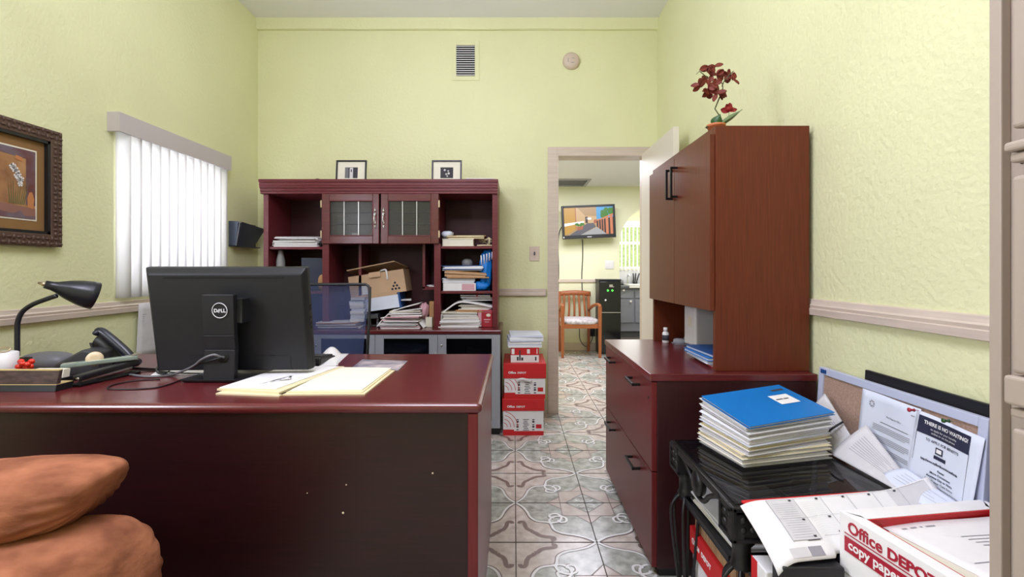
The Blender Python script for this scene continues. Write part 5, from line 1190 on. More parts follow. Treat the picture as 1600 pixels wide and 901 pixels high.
def flyer(b, zf):
    pl_(b, zf, -0.083, 0.060, 0.085, 0.130, 0)
    tline(b, zf, 'THERE IS NO WAITING!', 0.0128, 0.112, 1, 0.03, -0.006, 0, 0.9); tline(b, zf, 'to apply for your benefits', 0.0072, 0.101, 1, 0.0, -0.012); tline(b, zf, 'online or on the phone', 0.0072, 0.092, 1, 0.0, -0.012)
    tline(b, zf, 'TO APPLY FOR BENEFITS', 0.0098, 0.071, 0, 0.01, -0.012, 0, 0.85)
    pl_(b, zf, -0.03, -0.010, 0.047, 0.064, 0); pl_(b, zf, -0.027, -0.013, 0.051, 0.061, 1); pl_(b, zf, -0.032, 0.000, 0.034, 0.043, 0)
    tline(b, zf, 'http://www.myflorida.com/accessflorida', 0.0088, 0.019, 0, 0.03, -0.012, 0, 0.72)
    tline(b, zf, 'Faster', 0.0078, 0.004, 0, 0.02, -0.008); tline(b, zf, 'More Convenient', 0.0078, -0.006, 0, 0.02, -0.008); tline(b, zf, 'Anytime Day or Night', 0.0078, -0.016, 0, 0.02, -0.008); tline(b, zf, 'Check your Case Status', 0.0078, -0.026, 0, 0.0, -0.008)
    pl_(b, zf, -0.083, 0.060, -0.034, -0.0332, 0)
    tline(b, zf, 'TO REPORT CHANGES ON THE PHONE', 0.0098, -0.048, 0, 0.01, -0.010, 0, 0.76)
    for k in range(12):
        a = k*PI/6; pl_(b, zf, -0.016+0.013*math.cos(a)-0.003, -0.016+0.013*math.cos(a)+0.003, -0.068+0.011*math.sin(a)-0.003, -0.068+0.011*math.sin(a)+0.003, 0)
    pl_(b, zf, -0.014, 0.006, -0.079, -0.066, 0); pl_(b, zf, -0.011, 0.003, -0.076, -0.069, 1); tline(b, zf, '1-866-762-2237', 0.0115, -0.098, 0, 0.02, -0.02); tline(b, zf, 'Report', 0.0078, -0.110, 0, 0.0, -0.02)
    for x in (-0.0835, 0.0605): pl_(b, zf, x, x+0.0009, -0.13, 0.09, 0)
pinned('notice_flyer', 'white flyer with a black banner pinned at the right of the cork board', 0.410, 0.592, 0.472, 0.750, -4, 0.012, flyer, ['ink navy', 'paper'])
for px, py, m_, lab in ((1438, 641, 'tin red', 'dark red push pin at the top left corner of the flyer'), (1420, 736, 'tin red', 'dark red push pin at the lower right of the typed letter'), (1493, 658, 'leaf', 'green push pin above the black banner of the flyer')):
    t_ = (px-CX)/FPX; Yp = 1.074/t_; p = at(px, py, Yp)
    Qp = FR((1.076-0.004+(p.z-0.785)*0.071, Yp, p.z), (0, -1, 0), (0.07, 0, 1))
    tag(MB(Qp).lathe([(0.0045, 0.012), (0.003, 0.016), (0.0035, 0.022), (0.0055, 0.024), (0.0055, 0.027), (0.0005, 0.028)], 14).lathe([(0.0008, 0.0), (0.0008, 0.012)], 6).build('push_pin', m_), lab, 'push pin', 'push pins on the cork board')

# papers wedged between the table and the board
def wedge(name, label, P, thick, m_, bow=0.02, lines=0, cat='papers'):
    A, B, C, D = [Vector(p) for p in P]            # lower far, lower near, upper near, upper far
    nrm = (B-A).cross(D-A).normalized()
    f = lambda u, v: (A*(1-u)+B*u)*(1-v)+(D*(1-u)+C*u)*v+nrm*(bow*math.sin(v*PI)*(1-0.5*u))
    b = MB(); b.grid(f, 14, 14, 0, True, thick)
    for k in range(lines):
        v0 = 0.35+0.5*k/max(1, lines); n = 6; u0, u1 = 0.15, 0.85-0.1*(k % 3)
        for q in range(n):
            ua, ub = u0+(u1-u0)*q/n, u0+(u1-u0)*(q+1)/n
            b.add([f(ua, v0)+nrm*0.001, f(ub, v0)+nrm*0.001, f(ub, v0+0.012)+nrm*0.001, f(ua, v0+0.012)+nrm*0.001], [(0, 1, 2, 3)], 1)
    return tag(b.build(name, [m_, 'ink light']), label, cat)
z0 = TZ+0.003
wedge('newsprint_bundle', 'strapped bundle of printed papers leaning on the cork board behind the file stack', [(0.965, 1.65, 0.562), (0.985, 1.478, 0.560), (1.034, 1.465, 0.618), (1.052, 1.615, 0.708)], 0.012, 'paper grey', 0.006, 10)
b = MB(); b.tube([(0.965, 1.535, 0.575), (0.982, 1.515, 0.600), (1.005, 1.50, 0.63), (1.035, 1.50, 0.648)], 0.0035, 6); tag(b.build('strap', 'black plastic'), 'black strap around the bundle of printed papers', 'strap')
wedge('printed_papers', 'bent printed papers slumping between the glass table and the typed letter', [(0.970, 1.46, 0.562), (0.985, 1.23, 0.560), (1.050, 1.275, 0.575), (1.052, 1.425, 0.664)], 0.004, 'paper grey', 0.006, 8)
wedge('printed_papers', 'white sheet lying lowest between the glass table and the flyer', [(0.985, 1.30, 0.558), (0.99, 1.10, 0.558), (1.056, 1.12, 0.570), (1.053, 1.28, 0.595)], 0.002, 'paper blue white', 0.008, 4)
tag(MB(FR((1.035, 1.072, 0.0), (0, -1, 0), (0.05, 0, 0.75))).box(0, 0.03, 0, 0.70, -0.03, 0.0).build('blue_binder', 'blue dark', None, 0.003), 'dark blue upright board at the near end of the cork board', 'board')

# ---------------------------------------------------------------- desk calendar on cartons, foreground right
tc_ = thing('paper_carton', 'white carton with a red stripe between the glass table leg and the black case', 'box', (0.63, 1.1, 0))
MB().box(0.564, 0.70, 1.066, 1.132, 0, 0.45).build('carton_body', 'paper', tc_, 0.003)
MB().box(0.5634, 0.5639, 1.105, 1.132, 0, 0.45).build('red_stripe', 'red print', tc_)
tag(MB().box(0.574, 0.705, 1.014, 1.062, 0.0, 0.492).build('storage_case', 'black plastic', None, 0.004), 'upright black case right under the near edge of the desk calendar', 'case')
red = MB(TR(0.75, 1.172, 0.5545, math.radians(8))).box(-0.19, 0.16, -0.004, 0.026, 0, 0.006)
tag(red.build('red_folder', 'red print', None, 0.001), 'flat red folder sticking out under the far edge of the desk calendar', 'folder')
cal = thing('desk_calendar', 'large white desk pad calendar with grey printed columns, left edge curling down', 'calendar', (0.78, 1.03, 0.571))
def calf(u, v):
    xl = 0.563-0.02*v; x = xl+(1.055-xl)*u
    ya = 1.017+0.14*(x-0.576) if x < 0.70 else 1.050+0.14*(x-0.7126)
    yb = 1.138+0.14*(x-0.505); zc_ = 0.500+0.0725*v**0.8
    if u < 0.10: zc_ -= (0.026-0.016*v)*((0.10-u)/0.10)**2
    if u > 0.72: zc_ += 0.026*((u-0.72)/0.28)**1.6*(0.4+0.6*v)
    return (x, ya+(yb-ya)*v, zc_+0.002*math.sin(v*4+u*3))
for k in range(1): MB().grid(calf, 40, 16, 0, True, 0.004).build('calendar_pad', 'paper', cal)
b = MB()
def cpatch(u0, u1, v0, v1, mi, off=0.0012):
    n = max(1, int((u1-u0)*30)); m_ = max(1, int((v1-v0)*12))
    b.grid(lambda u, v: Vector(calf(u0+(u1-u0)*u, v0+(v1-v0)*v))+Vector((0, 0, off)), n, m_, mi)
cpatch(0.12, 0.26, 0.24, 0.97, 0); cpatch(0.76, 0.97, 0.55, 0.97, 0); cpatch(0.08, 0.165, 0.03, 0.15, 3); cpatch(0.17, 0.235, 0.03, 0.15, 2)
for u in (0.12, 0.26, 0.40, 0.54, 0.68, 0.82): cpatch(u, u+0.0018, 0.22, 0.97, 2, 0.002)
for v in (0.24, 0.60, 0.965): cpatch(0.12, 0.96, v, v+0.004, 2, 0.002)
for u in (0.23, 0.37, 0.51, 0.65, 0.79):
    for v in (0.55, 0.92, 0.27): cpatch(u, u+0.014, v, v+0.03, 1, 0.0022)
for k in range(16): cpatch(0.14, 0.24, 0.28+k*0.04, 0.283+k*0.04, 2, 0.002); cpatch(0.28, 0.385, 0.28+k*0.04, 0.283+k*0.04, 3, 0.002)
cpatch(0.19, 0.25, 0.225, 0.236, 1, 0.002)
b.build('calendar_print', ['paper grey', 'ink', 'ink light', 'paper grey'], cal)

ang = math.radians(8)
BX = Matrix.Translation((0.7126, 1.043, 0.0)) @ Matrix.Rotation(ang, 4, 'Z')       # far-left corner; x along the far edge, y away from us
fc = thing('copy_paper_carton', 'open white copy paper carton with red inside, full of manila folders, nearest right', 'box', tuple(BX @ Vector((0.18, -0.14, 0.345))), ang)
CW, CD, CZ0, CZ1 = 0.365, 0.275, 0.345, 0.60
b = MB(BX); tw = 0.004
b.box(0.004, CW-0.004, -CD+0.004, -0.004, CZ0, CZ0+tw); b.box(0.003, 0.007, -CD, 0, CZ0, CZ1-0.12); b.box(CW-0.007, CW-0.003, -CD, 0, CZ0, CZ1-0.12); b.box(0, CW, -0.006, -0.003, CZ0, CZ1-0.12); b.box(0, CW, -CD+0.003, -CD+0.006, CZ0, CZ1-0.12)
cbd = b.build('carton_body', 'paper', fc)
b = MB(BX); wl = 0.027
b.hexa([(0, -CD, CZ1-0.125), (0.004, -CD, CZ1-0.125), (0.004, 0, CZ1-0.125), (0, 0, CZ1-0.125), (0, -CD, CZ1), (wl, -CD+wl, CZ1), (wl, -wl, CZ1), (0, 0, CZ1)])
b.hexa([(CW-0.004, -CD, CZ1-0.125), (CW, -CD, CZ1-0.125), (CW, 0, CZ1-0.125), (CW-0.004, 0, CZ1-0.125), (CW-wl, -CD+wl, CZ1), (CW, -CD, CZ1), (CW, 0, CZ1), (CW-wl, -wl, CZ1)])
b.hexa([(0, -0.004, CZ1-0.125), (CW, -0.004, CZ1-0.125), (CW, 0, CZ1-0.125), (0, 0, CZ1-0.125), (wl, -wl*1.5, CZ1), (CW-wl, -wl*1.5, CZ1), (CW, 0, CZ1), (0, 0, CZ1)])
b.hexa([(0, -CD, CZ1-0.125), (CW, -CD, CZ1-0.125), (CW, -CD+0.004, CZ1-0.125), (0, -CD+0.004, CZ1-0.125), (0, -CD, CZ1), (CW, -CD, CZ1), (CW-wl, -CD+wl, CZ1), (wl, -CD+wl, CZ1)])
rim = b.build('carton_rim', 'paper', fc, 0.001)
b = MB(BX); z_ = CZ1-0.012
b.box(wl, wl+0.003, -CD+wl, -wl*1.5, CZ1-0.10, CZ1-0.001); b.box(CW-wl-0.003, CW-wl, -CD+wl, -wl*1.5, CZ1-0.10, CZ1-0.001); b.box(wl, CW-wl, -wl*1.5-0.003, -wl*1.5, CZ1-0.10, CZ1-0.001); b.box(wl, CW-wl, -CD+wl, -CD+wl+0.003, CZ1-0.10, CZ1-0.001)
b.box(wl, CW-wl, -CD+wl, -wl*1.5, CZ1-0.105, CZ1-0.10)
b.build('red_lining', 'red print', fc)
Ql = BX @ FR((-0.0008, 0, CZ1), (0, -1, 0), (0, 0, 1))
b = MB(Ql)
b.text('Office', 0.034, Matrix.Translation((0.022, -0.034, 0.0)), 0, 0.02, 0.0005, 0.98); b.text('DEPOT', 0.028, Matrix.Translation((0.114, -0.034, 0.0)), 0, 0.035, 0.0005, 1.1)
b.box(0.014, 0.27, -0.0405, -0.0385, 0.0, 0.0008)
b.box(0.014, 0.27, -0.078, -0.046, 0.0, 0.0006); b.text('copy paper', 0.027, Matrix.Translation((0.024, -0.068, 0.001)), 1, 0.02, 0.0004)
b.build('lettering', ['crimson print', 'paper'], rim)
b = MB(Ql)
for z_0 in (-0.13,): 
    for a, c in ((0.03, 0.26),): b.box(a, c, z_0, z_0+0.0012, -0.0025, -0.0018); b.box(a, a+0.0012, z_0-0.09, z_0, -0.0025, -0.0018)
b.build('panel_outline', 'ink light', cbd)
for k, (m_, dx, dy, h, lab) in enumerate((('manila', 0.012, 0.0, 0.05, 'lower manila folders filling the open copy paper carton'), ('paper cream', 0.02, -0.004, 0.03, 'cream folders in the open copy paper carton, under the top page'))):
    zz = CZ1-0.0995+k*0.05
    b = MB(BX); n = 4
    for q in range(n): b.box(wl+0.012+dx+0.003*(q % 2), CW-wl-0.010, -CD+wl+0.006, -wl*1.5-0.012+dy-0.003*(q % 3), zz+h*q/n, zz+h*(q+1)/n*0.995-0.0003)
    tag(b.build('folder_pile', m_), lab, 'folders', 'folders in the copy paper carton')
pgt = thing('loose_page', 'top white letter page lying slanted in the open copy paper carton', 'paper', tuple(BX @ Vector((0.2, -0.14, CZ1-0.018))), ang)
pf_ = lambda u, v: (0.062+0.27*u+0.03*(1-v), -0.245+0.205*v-0.01*u, CZ1-0.0185+0.010*u*v+0.002*math.sin(u*5))
MB(BX).grid(pf_, 10, 8, 0, True, 0.001).build('sheet', 'paper', pgt)
b = MB(BX)
def pp(u0, u1, v0, v1, mi): b.grid(lambda u, v: Vector(pf_(u0+(u1-u0)*u, v0+(v1-v0)*v))+Vector((0, 0, 0.0008)), 3, 1, mi)
for u0, u1 in ((0.10, 0.14), (0.17, 0.22), (0.25, 0.27), (0.30, 0.38)): pp(u0, u1, 0.90, 0.92, 0)
for k in range(7): pp(0.40+0.01*k, 0.95-0.04*(k % 3), 0.70-k*0.05, 0.709-k*0.05, 0)
pp(0.12, 0.34, 0.32, 0.33, 0)
b.build('typed_lines', ['ink light'], pgt)
tag(MB(BX).box(0.0, CW, -CD, 0, 0.0, 0.344).build('plain_carton', 'paper', None, 0.003), 'plain white carton on the floor directly under the open copy paper carton', 'box')

# ---------------------------------------------------------------- beige lateral file at the right edge
KX, KY = 0.75, 0.753
fcb = thing('metal_file_cabinet', 'tall beige metal file cabinet at the right edge of the room', 'cabinet', (0.93, 0.3, 0))
b = MB(); b.box(KX+0.016, 1.118, -0.17, KY, 0.0, 1.72); b.box(KX, KX+0.016, KY-0.019, KY, 0, 1.72); b.box(KX, KX+0.016, -0.17, -0.151, 0, 1.72)
b.build('cabinet_body', 'beige metal', fcb, 0.002)
ye = 0.703
for z0, z1 in ((1.332, 1.66), (0.974, 1.263), (0.60, 0.894), (0.25, 0.54)):
    dr = MB().box(KX-0.018, KX+0.014, -0.14, ye, z0, z1).build('drawer', 'beige metal', fcb, 0.006, seg=3)
    MB().box(KX-0.026, KX+0.014, -0.14, ye+0.004, z0-0.046 if z0 != 1.332 else z0-0.034, z0-0.003 if z0 != 1.332 else z0-0.019).build('handle', 'beige metal', dr, 0.005, seg=3)
    MB().box(KX-0.020, KX+0.014, -0.14, ye, z0-0.064 if z0 != 1.332 else z0-0.05, z0-0.050 if z0 != 1.332 else z0-0.036).build('handle_lip', 'beige metal', dr, 0.004)
b = MB()
for z in (1.318, 1.288): b.lathe([(0.003, 0), (0.003, 0.0012)], 10, 0, FR((KX+0.016, 0.718, z), (0, -1, 0), (0, 0, 1)))
b.build('screw_hole', 'vent dark', fcb)

# ---------------------------------------------------------------- plush armchair, foreground left
arm = thing('plush_armchair', 'plump brown suede armchair at the lower left in front of the desk', 'armchair', (-1.22, 0.98, 0))
def roll(cx, cy, cz_, rx, ry, rz2, seed, tilt=0.0, slant=0.0):
    """stuffed cushion along x: pinched, puckered ends and soft lumps"""
    b = MB(TR(cx, cy, cz_, 0, 0, tilt)); n = 110; q = 64; vs = []; fs = []
    sg = lambda v, p: math.copysign(abs(v)**p, v)
    for j in range(q+1):
        t = -PI/2+PI*j/q
        for i in range(n):
            a = 2*PI*i/n
            dx = sg(math.sin(t), 0.62); r = abs(math.cos(t))**0.38
            dy, dz = r*sg(math.cos(a), 0.8), r*sg(math.sin(a), 0.8)
            edge = max(0, abs(dx)-0.62)/0.38
            low = max(0.0, min(1.0, 0.5-dz*1.2))
            w = 1+0.06*noise.noise(Vector((dx*2.6+seed, dy*1.8, dz*1.8)))+0.022*noise.noise(Vector((dx*9+seed, dy*4, dz*5)))
            w += 0.035*edge*(0.25+low)*math.sin(a*17+5*noise.noise(Vector((dx*4, a, seed))))
            xx = dx*rx+slant*dz*edge
            vs.append((xx, dy*ry*w, dz*rz2*w))
    for j in range(q):
        for i in range(n): fs.append((j*n+i, j*n+(i+1) % n, (j+1)*n+(i+1) % n, (j+1)*n+i))
    return b.add(vs, fs, 0, True)
roll(-1.27, 1.02, 0.624, 0.39, 0.115, 0.076, 1.3, math.radians(-4), 0.055).build('head_cushion', 'suede', arm)
roll(-1.20, 0.985, 0.452, 0.42, 0.135, 0.118, 4.1, math.radians(-7), -0.02).build('back_cushion', 'suede', arm)
roll(-1.25, 0.85, 0.30, 0.44, 0.30, 0.12, 7.7).build('seat_cushion', 'suede', arm)
for x in (-1.72, -0.80):
    b = MB(TR(x, 0.80, 0)); b.blob((0, 0, 0.33), (0.085, 0.33, 0.13), 32, 0.75, 0.05, 3, 0, None, x); b.build('arm_rest', 'suede', arm)
MB().box(-1.66, -0.84, 0.60, 1.05, 0.04, 0.24).build('base', 'suede', arm, 0.02)
for x, y in ((-1.6, 0.65), (-0.9, 0.65), (-1.6, 1.0), (-0.9, 1.0)): MB(TR(x, y, 0)).lathe([(0.018, 0), (0.025, 0.045)], 12).build('foot', 'black plastic', arm)

# ---------------------------------------------------------------- hall
tv = thing('television', 'flat television on the hall wall showing an orange walkway with railing', 'television', (1.02, 6.6, 1.56))
Tq = FR((at(920, 346, 6.52).x, 6.52, at(920, 346, 6.52).z), (1, 0.03, 0.045), (-0.045, 0, 1)); w, h = 0.367, 0.226
b = MB(Tq); bz = 0.03
b.box(-w, -w+bz, -h, h, -0.05, 0.006); b.box(w-bz, w, -h, h, -0.05, 0.006); b.box(-w+bz, w-bz, h-bz, h, -0.05, 0.006); b.box(-w+bz, w-bz, -h, -h+0.048, -0.05, 0.006)
bzl = b.build('bezel', 'black plastic', tv, 0.004)
MB(Tq).box(-w+bz, w-bz, -h+0.04, h-bz, -0.06, -0.001).build('back_shell', 'black plastic', tv)
MB(Tq).box(-0.1, 0.1, -0.1, 0.1, -0.175, -0.06).build('wall_mount', 'black metal', tv)
MB(Tq).box(-0.03, 0.03, -h+0.014, -h+0.022, 0.006, 0.0065).build('name_mark', 'logo silver', bzl)
MB(Tq).lathe([(0.011, 0.0), (0.011, 0.007)], 12, 0, Matrix.Translation((-w+0.014, -h+0.02, 0))).build('badge', 'logo silver', bzl)
for nme, c in (('tv ochre', (222, 168, 66)), ('tv peach', (232, 192, 140)), ('tv ceiling', (200, 162, 112)), ('tv sky', (90, 180, 240)), ('tv tree', (70, 140, 40)), ('tv floor', (108, 106, 116)), ('tv floor light', (190, 190, 192)), ('tv rail', (236, 144, 104)), ('tv pot', (196, 110, 76)), ('tv dark', (60, 50, 50))):
    M[nme] = mat(nme, c, 0.3, emit=0.75); 
    M[nme].node_tree.nodes['Principled BSDF'].inputs['Base Color'].default_value = (0.01, 0.01, 0.01, 1)
tvm = ['tv ochre', 'tv peach', 'tv ceiling', 'tv sky', 'tv tree', 'tv floor', 'tv floor light', 'tv rail', 'tv pot', 'tv dark', 'paper']
b = MB(Tq); sw_, sh_ = 2*(w-bz), 2*h-bz-0.048
def sc(pts, mi, k): b.poly([(-w+bz+sw_*x, -h+0.048+sh_*y, 0.0002*k) for x, y in pts], mi)
sc([(0, 0), (1, 0), (1, 1), (0, 1)], 2, 0); sc([(0.66, 0.55), (1, 0.62), (1, 1), (0.66, 1)], 3, 1)
sc([(0, 0), (0.23, 0.22), (0.23, 1), (0, 1)], 0, 1); sc([(0.23, 0.2), (0.42, 0.42), (0.42, 0.72), (0.27, 1), (0.23, 1)], 1, 1); sc([(0.228, 0.2), (0.245, 0.21), (0.245, 1), (0.228, 1)], 8, 2)
sc([(0, 0.33), (0.40, 0.44), (0.40, 0.5), (0, 0.43)], 10, 3)
sc([(0.40, 0.38), (0.66, 0.38), (0.66, 0.66), (0.40, 0.70)], 1, 2); sc([(0.45, 0.55), (0.55, 0.55), (0.55, 0.62), (0.45, 0.62)], 10, 3); sc([(0.43, 0.42), (0.48, 0.42), (0.48, 0.66), (0.43, 0.66)], 9, 3); sc([(0.60, 0.40), (0.66, 0.40), (0.66, 0.55), (0.60, 0.53)], 8, 3)
sc([(0.10, 0), (0.32, 0), (0.64, 0.28), (0.60, 0.42), (0.47, 0.42)], 5, 3); sc([(0.32, 0), (0.86, 0), (0.66, 0.27)], 6, 4)
sc([(0.86, 0), (1, 0), (1, 0.62), (0.66, 0.5), (0.66, 0.28)], 9, 3)
for k in range(14):
    a = k*0.9; sc([(0.88+0.1*math.cos(a)+0.05*math.cos(q*PI/3), 0.78+0.12*math.sin(a*1.3)+0.08*math.sin(q*PI/3)) for q in range(6)], 4, 3+0.02*k)
for x in (0.70, 0.75, 0.80, 0.87, 0.96): sc([(x-0.008-0.018*(x > 0.85), max(0, 0.28-(x-0.66)*1.4)), (x+0.01+0.018*(x > 0.85), max(0, 0.28-(x-0.66)*1.4)), (x+0.01+0.018*(x > 0.85), 0.50+(x-0.66)*0.6), (x-0.008-0.018*(x > 0.85), 0.50+(x-0.66)*0.6)], 7, 5)
sc([(0.66, 0.52), (1, 0.75), (1, 0.69), (0.66, 0.49)], 7, 6)
sc([(0.26, 0.17), (0.37, 0.2), (0.38, 0.32), (0.25, 0.30)], 8, 6)
for k in range(8): sc([(0.31+0.07*math.cos(k)+0.03*math.cos(q*PI/3), 0.38+0.03*math.sin(k*2.2)+0.045*math.sin(q*PI/3)) for q in range(6)], 4, 7+0.05*k)
b.build('picture_screen', tvm, tv)
for pts, lab in (([(880, 352), (874, 362), (872, 385), (873, 420), (872, 460)], 'black wire looping off the left side of the television'), ([(910, 374), (910.5, 400), (909, 430), (910, 458)], 'black wire hanging down from the middle of the television')):
    tag(MB().tube([at(x, y, HY-0.008) for x, y in pts], 0.006, 6).build('wire', 'black plastic'), lab, 'wire', 'wires under the television')
hs = thing('light_switch', 'white light switch plate on the hall wall above the water cooler', 'light switch', tuple(at(952, 413, HY)))
p = at(952, 413.5, HY); Q = FR((p.x, HY, p.z), (1, 0, 0), (0, 0, 1))
MB(Q).box(-0.062, 0.062, -0.058, 0.058, 0, 0.008).build('switch_plate', 'white plastic', hs, 0.003)
for x in (-0.026, 0.026): MB(Q).box(x-0.016, x+0.016, -0.033, 0.033, 0.008, 0.012).build('rocker', 'white plastic', hs, 0.002)
ot = thing('wall_outlet', 'black wall outlet low on the hall wall behind the chair', 'outlet', tuple(at(927, 520, HY)))
p = at(926, 519, HY); Q = FR((p.x, HY, p.z), (1, 0, 0), (0, 0, 1)); MB(Q).box(-0.035, 0.035, -0.055, 0.055, 0, 0.006).build('outlet_plate', 'black plastic', ot, 0.002)
MB(Q).box(-0.012, 0.012, 0.008, 0.032, 0.006, 0.028).build('plug', 'black plastic', ot, 0.003)
tag(MB().tube([p+Vector((0, -0.03, 0.02)), p+Vector((-0.02, -0.05, -0.10)), p+Vector((-0.1, -0.05, -0.19)), p+Vector((-0.18, -0.04, -0.10)), p+Vector((-0.19, -0.03, 0.06))], 0.005, 6).build('wire', 'black plastic'), 'black wire drooping from the wall outlet under the hall chair', 'wire')

hc = thing('guest_chair', 'orange wood armchair with striped seat standing in the hall', 'chair', (0.87, 6.35, 0))
xL, xR_, yF, yB = 0.605, 1.125, 6.13, 6.58
for x, y, zt1, nm in ((xL+0.02, yF, 0.66, 0), (xR_-0.02, yF, 0.66, 0)):
    b = MB(); b.hexa([(x-0.017, y-0.017, 0), (x+0.017, y-0.017, 0), (x+0.017, y+0.017, 0), (x-0.017, y+0.017, 0), (x-0.023, y-0.02, zt1), (x+0.023, y-0.02, zt1), (x+0.023, y+0.02, zt1), (x-0.023, y+0.02, zt1)]); b.build('leg', 'orange wood', hc, 0.003)
for x in (xL+0.03, xR_-0.09):
    b = MB(); b.hexa([(x-0.018, yB+0.03, 0), (x+0.018, yB+0.03, 0), (x+0.018, yB+0.065, 0), (x-0.018, yB+0.065, 0), (x-0.02, yB-0.02, 0.45), (x+0.02, yB-0.02, 0.45), (x+0.02, yB+0.02, 0.45), (x-0.02, yB+0.02, 0.45)]); b.hexa([(x-0.02, yB-0.02, 0.45), (x+0.02, yB-0.02, 0.45), (x+0.02, yB+0.02, 0.45), (x-0.02, yB+0.02, 0.45), (x-0.018, yB+0.045, 0.82), (x+0.018, yB+0.045, 0.82), (x+0.018, yB+0.075, 0.82), (x-0.018, yB+0.075, 0.82)]); b.build('leg', 'orange wood', hc, 0.003)
MB().box(xL+0.02, xR_-0.04, yF, yB, 0.375, 0.43).build('seat_frame', 'orange wood', hc, 0.004)
MB(TR((xL+xR_)/2, (yF+yB)/2, 0.455)).blob((0, 0, 0), (0.245, 0.235, 0.04), 28, 0.45).build('seat_cushion', 'seat fabric', hc)
b = MB(); f = lambda u, v: (xL+0.012+0.45*u, yB+0.04-0.025*math.sin(u*PI)+0.01*v, 0.765+0.065*v+0.018*math.sin(u*PI)); b.grid(f, 12, 2, 0, True, 0.028); b.build('top_rail', 'orange wood', hc)
for k in range(5):
    x = xL+0.09+k*0.068; b = MB(); b.tube([(x+0.012*(k-2), yB+0.0, 0.43), (x+0.004*(k-2), yB-0.025, 0.58), (x, yB+0.03, 0.78)], 0.015, 6); b.build('back_slat', 'orange wood', hc)
for x, x2 in ((xL+0.02, xL+0.03), (xR_-0.02, xR_-0.09)):
    b = MB(); b.tube([(x, yF-0.02, 0.655), (x, yF+0.08, 0.675), ((x+x2)/2, yF+0.25, 0.655), (x2, yB+0.0, 0.59)], 0.022, 8); b.build('arm_rest', 'orange wood', hc)

wc = thing('water_cooler', 'tall black water cooler with two green lights beside the hall chair', 'water cooler', (1.285, 6.48, 0))
x0, x1, y0, y1 = 1.138, 1.432, 6.36, 6.66
MB().box(x0, x1, y0+0.012, y1, 0.0, 0.985).build('cooler_body', 'black plastic', wc, 0.012)
MB().box(x0-0.004, x1+0.004, y0, y1+0.004, 0.985, 1.005).build('top_lid', 'black plastic', wc, 0.006)
MB().box(x0+0.012, x1-0.012, y0+0.004, y0+0.012, 0.03, 0.552).build('lower_door', 'dark glass', wc, 0.004)
b = MB(); b.box(x0+0.012, x1-0.012, y0+0.004, y0+0.012, 0.575, 0.97); b.build('upper_panel', 'dark glass', wc, 0.004)
MB().box(x0+0.01, x1-0.01, y0-0.002, y0+0.008, 0.556, 0.566).build('chrome_strip', 'silver', wc)
MB().box(x0+0.13, x0+0.19, y0-0.03, y0+0.01, 0.90, 0.91).box(x0+0.135, x0+0.18, y0-0.002, y0+0.006, 0.91, 0.935).build('spout_bracket', 'silver', wc)
for x in (0.115, 0.175): MB(TR(x0+x, y0+0.0, 0.855)).blob((0, 0, 0), (0.013, 0.004, 0.013), 12).build('indicator_light', 'green led', wc)
MB(TR(x0+0.085, y0+0.0, 0.725)).blob((0, 0, 0), (0.014, 0.006, 0.014), 12).build('push_button', 'white plastic', wc)

ar = thing('ceiling_vent', 'white air vent in the hall ceiling seen through the doorway', 'vent', (0.76, 6.4, HZ-0.02))
b = MB(); b.box(0.42, 0.46, 6.14, 6.66, HZ-0.014, HZ); b.box(0.96, 1.0, 6.14, 6.66, HZ-0.014, HZ); b.box(0.46, 0.96, 6.14, 6.18, HZ-0.014, HZ); b.box(0.46, 0.96, 6.62, 6.66, HZ-0.014, HZ); b.build('vent_frame', 'vent steel', ar, 0.003)
b = MB()
for k in range(10): b.hexa([(0.46, 6.19+k*0.043, HZ-0.012), (0.96, 6.19+k*0.043, HZ-0.012), (0.96, 6.225+k*0.043, HZ-0.004), (0.46, 6.225+k*0.043, HZ-0.004), (0.46, 6.19+k*0.043, HZ-0.009), (0.96, 6.19+k*0.043, HZ-0.009), (0.96, 6.225+k*0.043, HZ-0.001), (0.46, 6.225+k*0.043, HZ-0.001)])
b.build('vent_blades', 'vent steel', ar)

# kitchen through the arch
KYF = 8.0
kc = thing('kitchen_cabinet', 'grey kitchen base cabinet with white knobs seen through the arch', 'cabinet', (2.2, 8.28, 0))
MB().box(1.50, 3.0, KYF+0.02, 8.56, 0.10, 0.82).build('carcass', 'kitchen grey', kc)
MB().box(1.50, 3.0, KYF+0.07, 8.56, 0, 0.10).build('toe_kick', 'counter edge', kc)
for x0, x1 in ((1.55, 2.010), (2.035, 2.45), (2.475, 2.95)):
    dr = MB().box(x0, x1, KYF, KYF+0.02, 0.655, 0.79).build('drawer', 'kitchen grey', kc, 0.004)
    MB(TR(1.84 if x0 < 2 else (x0+x1)/2, KYF-0.012, 0.785 if x0 < 2 else 0.72)).blob((0, 0, 0), (0.02, 0.014, 0.02), 12).build('knob', 'white plastic', dr)
    dd = MB().box(x0, x1, KYF, KYF+0.02, 0.245, 0.635).build('door', 'kitchen grey', kc, 0.004)
    MB(TR(x1-0.055, KYF-0.012, 0.60)).blob((0, 0, 0), (0.02, 0.014, 0.02), 12).build('knob', 'white plastic', dd)
ct = thing('kitchen_counter', 'pale kitchen counter with raised splashback behind the arch', 'counter', (2.2, 8.28, 0.82))
MB().box(1.49, 3.02, KYF-0.03, 8.58, 0.82, 0.862).build('counter_top', 'counter edge', ct, 0.004)
MB().box(1.49, 3.02, 8.56, 8.59, 0.862, 1.13).build('splashback', 'kitchen counter', ct)
sk = thing('kitchen_sink', 'white kitchen sink set in the counter under the window', 'sink', (2.3, 8.25, 0.84))
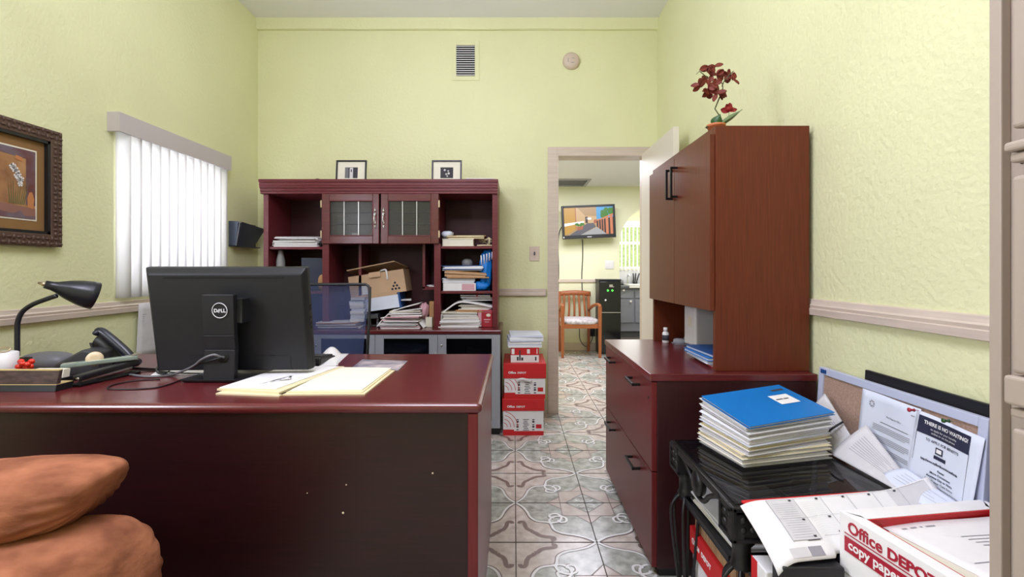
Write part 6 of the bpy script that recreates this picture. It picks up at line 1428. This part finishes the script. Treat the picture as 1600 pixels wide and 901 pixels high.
b = MB(); b.box(1.93, 2.7, KYF-0.035, KYF-0.005+0.05, 0.83, 0.885); b.box(1.93, 1.98, KYF+0.045, 8.45, 0.863, 0.885); b.box(2.65, 2.7, KYF+0.045, 8.45, 0.863, 0.885); b.box(1.98, 2.65, 8.40, 8.45, 0.863, 0.885); b.box(1.98, 2.65, KYF+0.045, 8.40, 0.863, 0.866)
b.build('sink_basin', 'white plastic', sk, 0.006)
b = MB(); b.tube([(2.02, 8.47, 0.862), (2.02, 8.47, 1.0), (2.02, 8.40, 1.05), (2.02, 8.30, 1.02)], 0.014, 8); tag(b.build('faucet', 'chrome'), 'chrome kitchen faucet at the left end of the sink', 'faucet')
kbk = thing('knife_holder', 'dark upright utensils standing behind the kitchen sink', 'utensils', (2.16, 8.5, 0.862))
MB(TR(2.16, 8.5, 0.862)).lathe([(0.04, 0), (0.045, 0.09), (0.04, 0.09), (0.035, 0.01), (0.0005, 0.01)], 14).build('holder', 'dark grey plastic', kbk)
for x, x2 in ((-0.02, -0.035), (0.005, 0.01), (0.02, 0.075)): MB(TR(2.16, 8.5, 0.862)).tube([(x, 0, 0.03), (x2, 0, 0.21)], 0.012, 6).build('utensil', 'ink', kbk)
tag(MB(TR(1.80, 8.44, 0.862)).lathe([(0.035, 0), (0.04, 0.02), (0.04, 0.11), (0.036, 0.11), (0.034, 0.01), (0.0005, 0.01)], 16).build('drinking_glass', 'clear plastic'), 'clear glass on the kitchen counter, leftmost', 'glass')
tag(MB(TR(1.90, 8.40, 0.862)).lathe([(0.03, 0), (0.033, 0.09), (0.03, 0.09), (0.028, 0.01), (0.0005, 0.01)], 16).build('mug', 'grey plastic'), 'grey mug on the kitchen counter beside the clear glass', 'mug')
kb2 = thing('vertical_blind', 'open white vertical blind at the kitchen window beyond the arch', 'blind', (2.36, 8.55, 1.14))
MB().box(1.68, 3.04, 8.50, 8.585, 1.93, 2.0).build('head_rail', 'white plastic', kb2)
for k in range(19):
    x = 1.72+k*0.07; a = math.radians(62); dx, dy = 0.042*math.cos(a), 0.042*math.sin(a)
    MB().hexa([(x-dx, 8.545-dy, 1.13), (x+dx, 8.545+dy, 1.13), (x+dx+0.001, 8.545+dy, 1.13), (x-dx+0.001, 8.545-dy, 1.13), (x-dx, 8.545-dy, 1.93), (x+dx, 8.545+dy, 1.93), (x+dx+0.001, 8.545+dy, 1.93), (x-dx+0.001, 8.545-dy, 1.93)]).build('vane', 'blind vane', kb2)
R = random.Random(4)
b = MB()
for k in range(420):
    x, y, z = R.uniform(0.9, 4.2), R.uniform(9.5, 10.3), R.uniform(0.1, 2.7); r = R.uniform(0.05, 0.12); a = R.uniform(0, PI)
    c, s_ = math.cos(a)*r, math.sin(a)*r
    b.add([(x-c, y, z-s_), (x+s_*0.4, y-0.03, z-c*0.4), (x+c, y, z+s_), (x-s_*0.4, y+0.03, z+c*0.4)], [(0, 1, 2, 3)])
b.blob((2.5, 10.2, 1.2), (1.8, 0.35, 1.5), 24, 0.8, 0.2, 4)
tag(b.build('shrub', 'hedge'), 'sunlit yellow green shrub outside the kitchen window', 'shrub')
